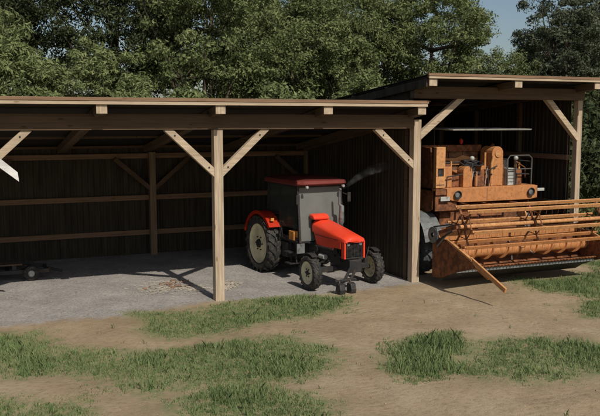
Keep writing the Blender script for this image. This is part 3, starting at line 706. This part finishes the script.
# bright front column with dark lamp hole
cl = MB().box(BX0+.005, 6.20, .26, .40, 2.325, 2.62).box(BX0+.005, 6.20, .26, .40, 2.83, 3.38).box(BX0+.005, 5.98, .26, .40, 2.62, 2.83).box(6.16, 6.20, .26, .40, 2.62, 2.83)
cl.build('front_column', OL, K, .008)
MB().box(5.985, 6.155, .30, .38, 2.625, 2.825).build('lamp_housing', M['dark'], K)
MB().prism([(.41, 2.33), (.41, 3.34), (.8, 3.36), (1.14, 3.36), (1.14, 2.33)], 6.205, 6.24, 'x').build('tank_side', RU, K, .004)
MB().box(6.24, 6.78, .85, .9, 2.33, 2.9).build('rear_bulkhead', RU, K, .005)
# platform and fascia
MB().box(BX0, 9.15, .30, 1.14, 2.24, 2.31).build('platform', O, K, .006)
MB().prism([(6.25, 2.02), (6.25, 2.30), (9.17, 2.30), (9.17, 1.97), (8.9, 1.93), (6.7, 1.93)], .235, .295, 'y').build('front_fascia', O, K, .01)
MB().box(BX0, 6.24, .25, .295, 2.14, 2.31).build('front_fascia', RU, K, .01)
MB().box(BX0+.02, 6.6, .30, .36, 1.72, 2.13).build('lower_panel', RU, K, .01)
MB().box(6.04, 6.32, .20, .245, 1.99, 2.10).build('number_plate', M['light'], K, .004)
for x in (6.55, 8.92):
    h_ = MB().lathe([(0, .001), (0, .075), (-.06, .11), (-.075, .11), (-.075, .095), (-.03, .07), (-.03, .001)], (x, .23, 2.14), 22, 'y').build('headlight', M['dark'], K, smooth=True)
    MB().lathe([(-.035, .001), (-.03, .065)], (x, .228, 2.14), 18, 'y').build('lens', M['grey'], h_)
MB().box(9.18, 9.42, .24, .3, 2.14, 2.22).build('side_reflector', M['light'], K, .01)
MB().box(6.5, 9.1, -.12, -.02, 1.80, 1.88).build('cross_tube', O, K, .02)
# driver's stand
def rounded(x0, x1, z0, z1, y0, y1, nm, mat, r=.14):
    c = (x0+x1)/2; h = (x1-x0)/2
    pts = [(x0, z0), (x1, z0)]+[(c+h*math.cos(t), z1-h+h*math.sin(t)) for t in np.linspace(0, math.pi, 9)]
    return MB().prism(pts, y0, y1, 'y').build(nm, mat, K, .01)
rounded(6.83, 7.12, 2.315, 2.86, .36, .66, 'control_console', O)
rounded(7.78, 8.14, 2.315, 3.37, .42, .95, 'air_intake_tower', O)
MB().lathe([(-.02, .001), (-.02, .09), (0, .10)], (7.96, .41, 3.17), 18, 'y').build('intake_screen', M['orange_lt'], K)
MB().tube([(7.74, .38, 2.33), (7.74, .38, 2.9), (7.80, .38, 3.1)], .035).build('pipe', OL, K)
MB().box(8.27, 8.52, .4, .62, 2.315, 2.78).build('battery_box', M['light'], K, .01)
MB().tube([(7.0, .5, 2.32), (7.3, .62, 2.9)], .03).build('steering_column', M['dark'], K)
swp = [(7.36+.23*math.cos(t), .62+.2*math.sin(t), 2.93+.06*math.sin(t)) for t in np.linspace(0, 2*math.pi, 29)]
sw = MB().tube(swp, .018, 8, False)
for a in (.5, 2.6, 4.7): sw.tube([(7.33, .62, 2.91), (7.36+.23*math.cos(a), .62+.2*math.sin(a), 2.93+.06*math.sin(a))], .014, 6)
sw.build('steering_wheel', M['dark'], K)
MB().box(7.2, 7.62, .85, 1.05, 2.7, 3.0).box(7.2, 7.62, .66, 1.05, 2.58, 2.70).box(7.32, 7.5, .75, .95, 2.315, 2.58).build('driver_seat', M['seat'], K, .03)
for x, y, h_ in ((7.12, .42, .42), (7.55, .4, .5), (7.62, .5, .38), (7.66, .36, .3)):
    l_ = MB().tube([(x, y, 2.32), (x+.05, y-.02, 2.32+h_)], .013).build('lever', M['light'] if h_ > .4 else O, K)
    MB().ball((x+.05, y-.02, 2.33+h_), .028, 10).build('knob', M['dark'], l_, smooth=True)
for x, z0, z1, y in ((7.05, 2.8, 3.02, .3), (8.5, 2.32, 3.0, .34)):
    l_ = MB().tube([(x, y, z0), (x, y, z1)], .014).build('mirror_arm', M['dark'], K)
    MB().ball((x, y, z1+.05), .065, 14).build('round_mirror', M['lamp'], l_, smooth=True)
rl = MB().tube([(8.22, .33, 2.32), (8.22, .33, 3.02), (8.30, .33, 3.12), (8.95, .36, 3.12), (9.05, .36, 3.04), (9.05, .36, 2.32)], .02)
rl.tube([(8.22, .33, 2.75), (9.05, .36, 2.75)], .016).tube([(8.22, .33, 3.02), (8.24, 1.1, 3.02), (8.24, 1.1, 2.32)], .018).tube([(9.05, .36, 2.95), (9.05, 1.1, 2.95), (9.05, 1.1, 2.32)], .018)
rl.build('railing', M['rail'], K, 0, True)
MB().box(8.62, 8.84, .5, .8, 2.315, 2.72).tube([(8.73, .65, 2.7), (8.73, .6, 2.95)], .03).tube([(8.6, .45, 2.95), (8.9, .45, 2.78), (8.95, .5, 2.5)], .016).build('hydraulic_unit', RU, K, .01)
MB().prism([(1.15, 2.3), (1.3, 2.95), (2.8, 2.95), (3.0, 2.3)], 7.95, 8.95, 'x').build('engine_cover', M['dark'], K, .02)
for (x0, x1, y0, y1, z0, z1, mt, nm) in ((7.2, 7.5, .36, .5, 2.315, 2.6, 'rust', 'pedal_box'), (8.14, 8.24, .5, .8, 2.315, 2.95, 'orange', 'bracket'), (6.45, 6.8, .5, .84, 2.315, 2.62, 'rust', 'tool_box'), (7.56, 7.76, .6, .95, 2.315, 2.85, 'orange', 'gear_cover')):
    MB().box(x0, x1, y0, y1, z0, z1).build(nm, M[mt], K, .015)
for pts in (((6.3, .5, 2.95), (6.75, .45, 2.98), (7.1, .5, 2.8)), ((7.62, .34, 2.32), (7.6, .34, 2.75), (7.9, .36, 2.85)), ((6.28, .32, 2.33), (6.3, .32, 2.6), (6.8, .34, 2.66)), ((8.55, .38, 2.32), (8.6, .4, 2.62), (9.0, .4, 2.6))):
    MB().tube(pts, .018).build('hose', M['dark'], K)
MB().tube([(8.35, 1.3, 2.9), (8.35, 1.3, 3.3), (8.5, 1.35, 3.38)], .05).build('engine_exhaust', M['rust'], K)
for x in (6.75, 7.4, 8.3): MB().box(x-.03, x+.03, -.02, .4, 1.78, 1.90).build('bracket', M['rust'], K, .005)
MB().lathe([(-.02, .001), (-.02, .17), (.02, .17), (.02, .001)], (8.45, -.05, 1.55), 20, 'x').build('pulley', M['orange_lt'], K)
MB().prism([(.7, 2.315), (.7, 2.52), (.8, 2.66), (1.08, 2.72), (1.08, 2.315)], 6.95, 7.75, 'x').build('seat_base', O, K, .02)
for (x, y, z0, z1, r) in ((6.5, .45, 2.32, 3.0, .022), (7.70, .62, 2.32, 3.2, .03), (7.25, .36, 2.32, 2.72, .018), (8.62, .5, 2.32, 3.0, .02), (8.9, .7, 2.32, 2.9, .03)):
    MB().tube([(x, y, z0), (x, y, z1)], r).build('upright_pipe', M['orange_lt'], K)
MB().lathe([(-.03, .001), (-.03, .13), (0, .15), (.03, .13), (.03, .001)], (7.58, .5, 2.62), 18, 'y').build('flywheel', M['rust'], K, smooth=True)
MB().box(6.26, 6.5, .42, .8, 2.315, 2.86).build('side_locker', O, K, .02)
MB().prism([(6.9, 2.86), (7.76, 2.86), (7.76, 3.02), (7.3, 3.12), (6.9, 2.98)], 1.09, 1.112, 'y').build('back_panel', M['orange_lt'], K, .005)
for i in range(4): MB().box(8.27, 8.52, .392, .4, 2.4+i*.09, 2.42+i*.09).build('rib', M['grey'], K)
MB().box(5.94, 6.18, .252, .262, 2.40, 2.415).build('panel_seam', M['dark'], K)
MB().box(7.5, 7.508, .229, .236, 1.96, 2.29).build('panel_seam', M['dark'], K)
# flat sun canopy
cn = MB().loft([[(6.32, .12, 3.80), (8.8, .12, 3.80), (8.8, 1.5, 3.83), (6.32, 1.5, 3.83)], [(6.30, .1, 3.835), (8.82, .1, 3.835), (8.82, 1.52, 3.865), (6.30, 1.52, 3.865)]]).build('canopy', M['light'], K, .008)
for x in (6.45, 8.65): MB().tube([(x, 1.2, 2.32), (x, 1.2, 3.81)], .018).build('canopy_post', M['dark'], K)
# header
HX0, HX1 = 5.38, 9.72
hd = MB().prism([(-.64, .40), (-.64, 1.115), (-.70, 1.115), (-.72, .62), (-.95, .50), (-1.40, .52), (-1.46, .565), (-1.46, .53), (-1.40, .48), (-.95, .44)], HX0+.03, HX1-.03, 'x')
hd.build('header_trough', RU, K, .004)
MB().box(HX0+.05, HX1-.05, -1.452, -1.43, .455, .528).build('front_lip', M['grey'], K, .004)
MB().box(HX0, HX1, -.74, -.60, 1.12, 1.34).build('header_beam', O, K, .01)
MB().box(HX0+.04, HX1-.04, -1.50, -1.465, .555, .585).build('cutter_bar', OL, K, .004)
kb = MB()
for i in range(42):
    x = HX0+.1+i*(HX1-HX0-.2)/41; kb.add([(x-.022, -1.505, .555), (x+.022, -1.505, .555), (x, -1.58, .57), (x-.022, -1.505, .59), (x+.022, -1.505, .59)], [(0, 1, 2), (4, 3, 2), (0, 3, 4, 1), (3, 0, 2), (1, 4, 2)])
kb.box(HX0+.06, HX1-.06, -1.512, -1.502, .556, .588).build('knife_guards', M['rust'], K); 
MB().prism([(-1.38, .475), (-.95, .435), (-.66, .39), (-.66, .14), (-.8, .15), (-1.2, .40)], HX0+.05, HX1-.05, 'x').build('skid_pan', M['dark'], K, .004)
ag = MB().tube([(HX0+.04, -1.02, .86), (HX1-.04, -1.02, .86)], .15, 20).build('auger', O, K, 0, True)
fl = MB(); xm = (HX0+HX1)/2
for s in (-1, 1):
    n = 110; L = (HX1-HX0)/2-.45; a = []; 
    for i in range(n+1):
        t = i/n*2*math.pi*3.6*s; x = (HX0+.06+L*i/n) if s < 0 else (HX1-.06-L*i/n)
        a.append([(x, -1.02+r_*math.cos(t), .86+r_*math.sin(t)) for r_ in (.14, .215)]+[(x+.008, -1.02+r_*math.cos(t), .86+r_*math.sin(t)) for r_ in (.215, .14)])
    fl.loft(a)
fl.build('auger_flight', O, ag)
fg = MB()
for i in range(9):
    t = i*2.3; x = xm-.38+i*.095; fg.tube([(x, -1.02+.14*math.cos(t), .86+.14*math.sin(t)), (x, -1.02+.3*math.cos(t), .86+.3*math.sin(t))], .009, 6)
fg.build('auger_fingers', M['light'], ag)
MB().prism([(-.63, .5), (-.63, 1.15), (.9, 1.75), (1.2, 1.2)], 6.9, 8.1, 'x').build('feeder_house', RU, K, .01)
for x, s in ((HX0, -1), (HX1, 1)):
    pl = MB().prism([(-.50, 1.24), (-1.18, 1.20), (-2.12, .88), (-2.24, .72), (-1.9, .60), (-1.40, .46), (-.9, .25), (-.50, .20)], x-.02, x+.02, 'x').build('side_plate', RU, K, .004)
    MB().beam((x, -1.16, 1.205), (x, -2.14, .875), .07, .05).build('plate_edge', OL, pl, .006)
    MB().beam((x+.01, -2.05, .90), (x, -3.36, .42), .05, .11).build('divider', OL, K, .008)
    MB().beam((x+.08, -1.75, .86), (x+.02, -2.72, .56), .04, .05).build('divider_brace', O, K, .006)
# reel
RY, RZ, RR = -1.58, 1.58, .50
rs = MB().tube([(HX0+.02, RY, RZ), (HX1+.12, RY, RZ)], .05, 14).build('reel_shaft', OL, K, 0, True)
ang = [R(6.6+i*60) for i in range(6)]
xs_sp = (HX0+.14, 7.56, HX1-.02)
for x in xs_sp:
    sp = MB()
    for a in ang:
        p = (x, RY+RR*math.cos(a), RZ+RR*math.sin(a)); sp.beam((x, RY, RZ), p, .02, .055, (1, 0, 0))
        a2 = a+R(60); q = (x, RY+RR*.62*math.cos(a2), RZ+RR*.62*math.sin(a2)); p2 = (x, RY+RR*.62*math.cos(a), RZ+RR*.62*math.sin(a)); sp.beam(p2, q, .014, .03, (1, 0, 0))
    sp.lathe([(-.03, .001), (-.03, .1), (.03, .1), (.03, .001)], (x, RY, RZ), 16, 'x')
    sp.build('reel_spider', RU, K, .003)
for a in ang:
    y, z = RY+RR*math.cos(a), RZ+RR*math.sin(a)
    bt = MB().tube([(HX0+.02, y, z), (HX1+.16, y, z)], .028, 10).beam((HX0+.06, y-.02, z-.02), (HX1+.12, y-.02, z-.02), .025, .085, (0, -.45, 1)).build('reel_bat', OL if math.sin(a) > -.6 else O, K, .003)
    tn = MB()
    for i in range(24):
        x = HX0+.15+i*(HX1-HX0-.2)/23; tn.tube([(x, y-.005, z-.03), (x, y+.015, z-.17)], .004, 5)
    tn.beam((HX0+.13, y-.003, z-.04), (HX1-.03, y-.003, z-.04), .008, .008).build('tines', M['rust'], bt)
for x in (HX0-.05, HX1+.06):
    MB().beam((x, -.62, 1.30), (x, RY, RZ), .05, .08).build('reel_arm', RU, K, .008)
    MB().tube([(x, -.75, 1.0), (x, -1.3, 1.48)], .025).build('reel_ram', M['grey'], K)
# belts and guards at the left corner between post and body
MB().lathe([(-.03, .06), (-.03, .2), (.03, .2), (.03, .06)], (HX0-.1, -.66, 1.28), 24, 'x').build('drive_pulley', M['grey'], K, smooth=True)
MB().tube([(HX0-.1, RY+.1, RZ+.06), (HX0-.1, -.66, 1.48)], .018).tube([(HX0-.1, RY+.1, RZ-.1), (HX0-.1, -.66, 1.08)], .018).build('drive_belt', M['dark'], K)
MB().beam((5.42, -.55, 1.42), (6.5, -.1, 1.50), .09, .06).beam((5.42, -.55, 1.25), (6.6, .1, 1.33), .07, .05).build('link_arm', M['grey'], K, .01)
gp = [(5.60, 1.0-.88*math.cos(t), .80+.88*math.sin(t)) for t in np.linspace(R(10), R(100), 9)]
MB().loft([[(5.55, p[1], p[2]), (6.1, p[1], p[2]), (6.1, p[1], p[2]+.02), (5.55, p[1], p[2]+.02)] for p in gp]).build('wheel_guard', M['grey'], K)
for s, x in ((-1, 5.85), (1, 9.1)):
    tyre(K, (x, 1.0, .77), .78, .46, .42, .045, 18, M['oldrubber'], M['cream'], M['dark'], s)
for s, x in ((-1, 6.4), (1, 8.6)):
    tyre(K, (x, 5.0, .47), .48, .28, .26, .02, 20, M['rubber'], M['cream'], M['dark'], s)
MB().beam((5.9, 1.0, .77), (9.0, 1.0, .77), .2, .22).beam((6.4, 5.0, .5), (8.6, 5.0, .5), .12, .14).beam((7.5, 5.0, .5), (7.5, 5.0, .9), .2, .2, (0, 1, 0)).build('axles', M['dark'], K, .01)

# ------------------------------------------------------------------ trees
def crown_mesh(name, seed, rad, ncl, per, clr, leaf, mat, asp=1.6, lobes=5):
    g = np.random.default_rng(seed)
    lob = g.normal(size=(lobes, 3)); lob /= np.linalg.norm(lob, axis=1)[:, None]; la = g.uniform(.1, .34, lobes)
    d = g.normal(size=(ncl, 3)); d /= np.linalg.norm(d, axis=1)[:, None]
    k = 1+sum(la[i]*np.clip(d@lob[i], 0, 1)**3*1.6 for i in range(lobes))-.12
    rr = g.uniform(.45, 1, ncl)**.6*k
    c = d*rr[:, None]*np.array(rad)[None]*.86
    ph = g.uniform(0, 6.28, 3); q = np.sin(c[:, 0]*1.9+ph[0])+np.sin(c[:, 1]*2.1+ph[1])+np.sin(c[:, 2]*2.3+ph[2])
    c = c[q > -1.05]; ncl = len(c)
    sz = clr*g.uniform(.45, 1.3, ncl)
    n = ncl*per; ci = np.repeat(np.arange(ncl), per)
    off = g.normal(size=(n, 3)); off /= np.linalg.norm(off, axis=1)[:, None]; off *= (g.random(n)**.45)[:, None]
    off *= sz[ci][:, None]*np.array([1, 1, .62])[None]
    p = c[ci]+off; p[:, 2] -= (np.hypot(off[:, 0], off[:, 1])**2)*.25
    nr = off/(np.linalg.norm(off, axis=1)[:, None]+1e-6)*.8+g.normal(size=(n, 3))*.75+np.array([0, 0, .45]); nr /= np.linalg.norm(nr, axis=1)[:, None]
    a = np.cross(nr, g.normal(size=(n, 3))); a /= np.linalg.norm(a, axis=1)[:, None]; b = np.cross(nr, a)
    s = leaf*g.uniform(.6, 1.3, n)
    V = np.stack([p-a*(s*asp*.5)[:, None], p+b*(s*.32)[:, None]-a*(s*.08)[:, None]+nr*(s*.06)[:, None], p+a*(s*asp*.5)[:, None], p-b*(s*.32)[:, None]-a*(s*.08)[:, None]+nr*(s*.06)[:, None]], 1).reshape(-1, 3)
    return raw_mesh(name, V, np.arange(n*4).reshape(n, 4), mat, 4)
def trunk_mesh(name, seed, h, rad, tr_=.22, nl=9):
    """trunk from z=0 up to h, limbs reaching into a crown centred at z=h"""
    random.seed(seed); mb = MB(); pts = []; x = y = 0
    for i in range(7):
        pts.append((x, y, h*i/6*1.1)); x += random.uniform(-.12, .12); y += random.uniform(-.12, .12)
    mb.tube(pts, [tr_*(1.25 if i == 0 else 1-.13*i) for i in range(7)], 10)
    for i in range(nl):
        k = random.randint(2, 5); p = Vector(pts[k]); a = 2*math.pi*i/nl+random.uniform(-.4, .4)
        e = Vector((math.cos(a)*rad[0]*.75, math.sin(a)*rad[1]*.75, h+random.uniform(-.2, .6)*rad[2])); m_ = (p+e)/2+Vector((0, 0, -.25))
        mb.tube([p, m_, e], [tr_*.4, tr_*.25, tr_*.07], 7)
        for q in range(2):
            e2 = m_+Vector((random.uniform(-1, 1), random.uniform(-1, 1), random.uniform(.4, 1.3))); mb.tube([m_, e2], [tr_*.16, tr_*.04], 5)
    me_o = mb.build('trunk', M['bark'], None, 0, True); return me_o
PROTO = {}
def proto(kind):
    if kind in PROTO: return PROTO[kind]
    rad, ncl, per, clr, leaf, mat, asp, h, seed = dict(
        broad=((3.1, 3.0, 3.6), 430, 135, .54, .10, M['leafA'], 1.5, 5.6, 11),
        broad2=((3.0, 3.0, 3.3), 430, 135, .52, .095, M['leafA'], 1.7, 5.6, 12),
        dark=((2.8, 2.8, 3.4), 420, 140, .52, .088, M['leafB'], 1.5, 6.0, 13),
        willow=((2.4, 2.2, 2.6), 400, 130, .42, .085, M['leafC'], 2.2, 4.2, 14),
        grey=((2.5, 2.5, 3.4), 470, 120, .46, .105, M['leafD'], 1.4, 6.0, 15),
        shrub=((1.5, 1.4, 1.5), 190, 90, .34, .095, M['leafC'], 2.0, 1.5, 16),
        shrubd=((1.6, 1.5, 1.9), 190, 90, .36, .11, M['leafB'], 1.6, 1.8, 17))[kind]
    cm = crown_mesh('crown', seed, rad, ncl, per, clr, leaf, mat, asp)
    t = trunk_mesh('trunk', seed, h, rad, .2 if h > 3 else .07, 9 if h > 3 else 6)
    tm = t.data; bpy.data.objects.remove(t)
    PROTO[kind] = (cm, tm, h); return PROTO[kind]
def tree(name, kind, x, y, zc, s, rot, label, group, cat='tree', sz=1):
    """crown centred at height zc"""
    cm, tm, h = proto(kind)
    e = thing(name, label, cat, (x, y, -.05), group)
    k = zc/h
    c = bpy.data.objects.new('crown', cm); COL.objects.link(c); c.parent = e; c.location = (0, 0, zc); c.scale = (s, s, s*sz); c.rotation_euler = (0, 0, rot)
    t = bpy.data.objects.new('trunk' if cat == 'tree' else 'stems', tm); COL.objects.link(t); t.parent = e; t.scale = (s, s, k); t.rotation_euler = (0, 0, rot)
    return e
GT, GB = 'trees behind the sheds', 'bushes behind and beside the sheds'
TREES = [
 ('willow_tree', 'willow', -3.7, 10.2, 5.0, .95, .3, 'light green feathery tree above the left end of the low roof', 1),
 ('willow_tree', 'willow', -.9, 9.6, 4.3, .85, 2.1, 'low light green feathery tree just above the roof near the left rafter end', 1),
 ('broadleaf_tree', 'dark', .4, 14.5, 7.6, 1.1, .9, 'darkest tall tree, second from the left, crown running out of the top', 1),
 ('broadleaf_tree', 'broad', 3.2, 12.0, 6.3, 1.0, 4.0, 'mid green tree behind the low roof left of the middle post', 1),
 ('broadleaf_tree', 'broad2', 7.4, 13.2, 6.8, 1.0, 5.1, 'mid green spreading tree directly above the tractor', 1),
 ('broadleaf_tree', 'broad', 11.0, 14.4, 7.2, .95, 1.2, 'mid green tree above the right end of the low roof', 1),
 ('broadleaf_tree', 'broad2', 14.6, 14.0, 7.9, .98, .2, 'rounded green tree standing just left of the gap of sky', 1),
 ('broadleaf_tree', 'broad', 18.9, 15.0, 4.9, .72, 2.9, 'lower rounded green tree at the foot of the gap of sky', 1),
 ('poplar_tree', 'grey', 22.3, 13.8, 7.4, .95, 1.7, 'greyish green loose tree standing right of the gap of sky', 1),
 ('broadleaf_tree', 'dark', 26.6, 14.5, 6.6, 1.0, .5, 'dark tree in the upper right corner behind the tall roof', 1),
 ('broadleaf_tree', 'dark', -4.2, 17.0, 8.6, 1.15, 3.3, 'dark tall tree behind the light green one in the upper left corner', 1),
 ('broadleaf_tree', 'broad', 5.6, 18.5, 9.0, 1.15, 2.2, 'tall background tree filling the space above the middle post', 1),
 ('broadleaf_tree', 'dark', 11.0, 21.0, 7.6, 1.15, 1.1, 'dark background tree behind the crowns above the tractor', 1),
 ('broadleaf_tree', 'dark', 14.2, 21.0, 7.0, 1.0, 4.4, 'dark background tree behind the rounded tree left of the sky gap', 1),
 ('broadleaf_tree', 'dark', 25.6, 18.0, 7.0, .95, 2.6, 'dark full tree showing through the greyish tree right of the sky gap', 1),
 ('broadleaf_tree', 'dark', 29.5, 19.0, 6.5, 1.1, 5.5, 'dark background tree at the far right behind the grey green one', 1),
 ('broadleaf_tree', 'broad', -9.5, 12.0, 6.5, 1.1, .8, 'mid green tree beyond the left end of the low shed', 1),
]
for (nm, kd, x, y, zc, s, ro, lab, sz) in TREES: tree(nm, kd, x, y, zc, s, ro, lab, GT)
BUSH = [
 ('shrub', -5.2, 8.8, 3.6, 1.2, .1, 'light green bush rising over the low roof at the left edge'),
 ('shrub', 2.4, 9.2, 3.5, 1.15, 1.1, 'light green bush over the low roof left of the middle post'),
 ('shrub', 5.4, 9.4, 3.6, 1.2, 2.3, 'light green bush over the low roof above the tractor cab'),
 ('shrub', 8.4, 9.6, 4.0, 1.2, 3.1, 'light green bush showing beside the sloping edge of the tall roof'),
 ('shrub', 11.4, 10.2, 4.0, 1.3, 3.9, 'green bush above the left corner of the tall roof'),
 ('shrubd', 15.0, 11.0, 4.3, 1.25, 1.9, 'dark bush over the middle of the tall roof'),
 ('shrubd', 18.5, 11.6, 4.1, 1.3, 2.9, 'dark bush over the tall roof below the gap of sky'),
 ('shrubd', 21.6, 11.8, 4.0, 1.3, .7, 'dark bush over the right part of the tall roof'),
 ('shrubd', 12.9, 3.6, 2.2, 1.15, .4, 'tall dark bush beside the right corner post of the tall shed'),
 ('shrubd', 14.6, 5.6, 2.9, 1.4, 2.4, 'dark bush at the right edge behind the one by the corner post'),
 ('shrubd', 13.0, 8.2, 3.4, 1.5, 4.4, 'dark bush behind the right side wall of the tall shed'),
 ('shrubd', 16.6, 8.6, 3.2, 1.5, 5.2, 'dark bush farthest right beside the tall shed'),
 ('shrub', 12.3, 1.7, .75, .55, 3.3, 'small light bush low at the right edge beside the reel'),
]
for (kd, x, y, zc, s, ro, lab) in BUSH: tree('bush', kd, x, y, zc, s, ro, lab, GB, 'bush')

# ------------------------------------------------------------------ light
sund = Vector((.08/1.045, -1.0, .957)).normalized()
L = bpy.data.lights.new('sun', 'SUN'); L.energy = 3.75; L.angle = R(.6); L.color = (1, .94, .84)
so = bpy.data.objects.new('sun', L); COL.objects.link(so); so.rotation_euler = (-sund).to_track_quat('-Z', 'Y').to_euler()
so.location = (0, -20, 20)
wd = bpy.data.worlds.new('World'); S.world = wd; wd.use_nodes = True; nt = wd.node_tree
bg = nt.nodes['Background']; sk = nt.nodes.new('ShaderNodeTexSky'); sk.sky_type = 'NISHITA'; sk.sun_disc = False
sk.sun_elevation = math.asin(sund.z); sk.sun_rotation = math.atan2(sund.x, sund.y); sk.air_density = 1.0; sk.dust_density = 1.5
nt.links.new(sk.outputs[0], bg.inputs[0]); bg.inputs[1].default_value = .072
S.view_settings.view_transform = 'Standard'; S.view_settings.look = 'None'; S.view_settings.gamma = 1; S.view_settings.exposure = .04
S.view_settings.use_curve_mapping = False
S.render.engine = 'CYCLES'
S.cycles.max_bounces = 6; S.cycles.transparent_max_bounces = 12
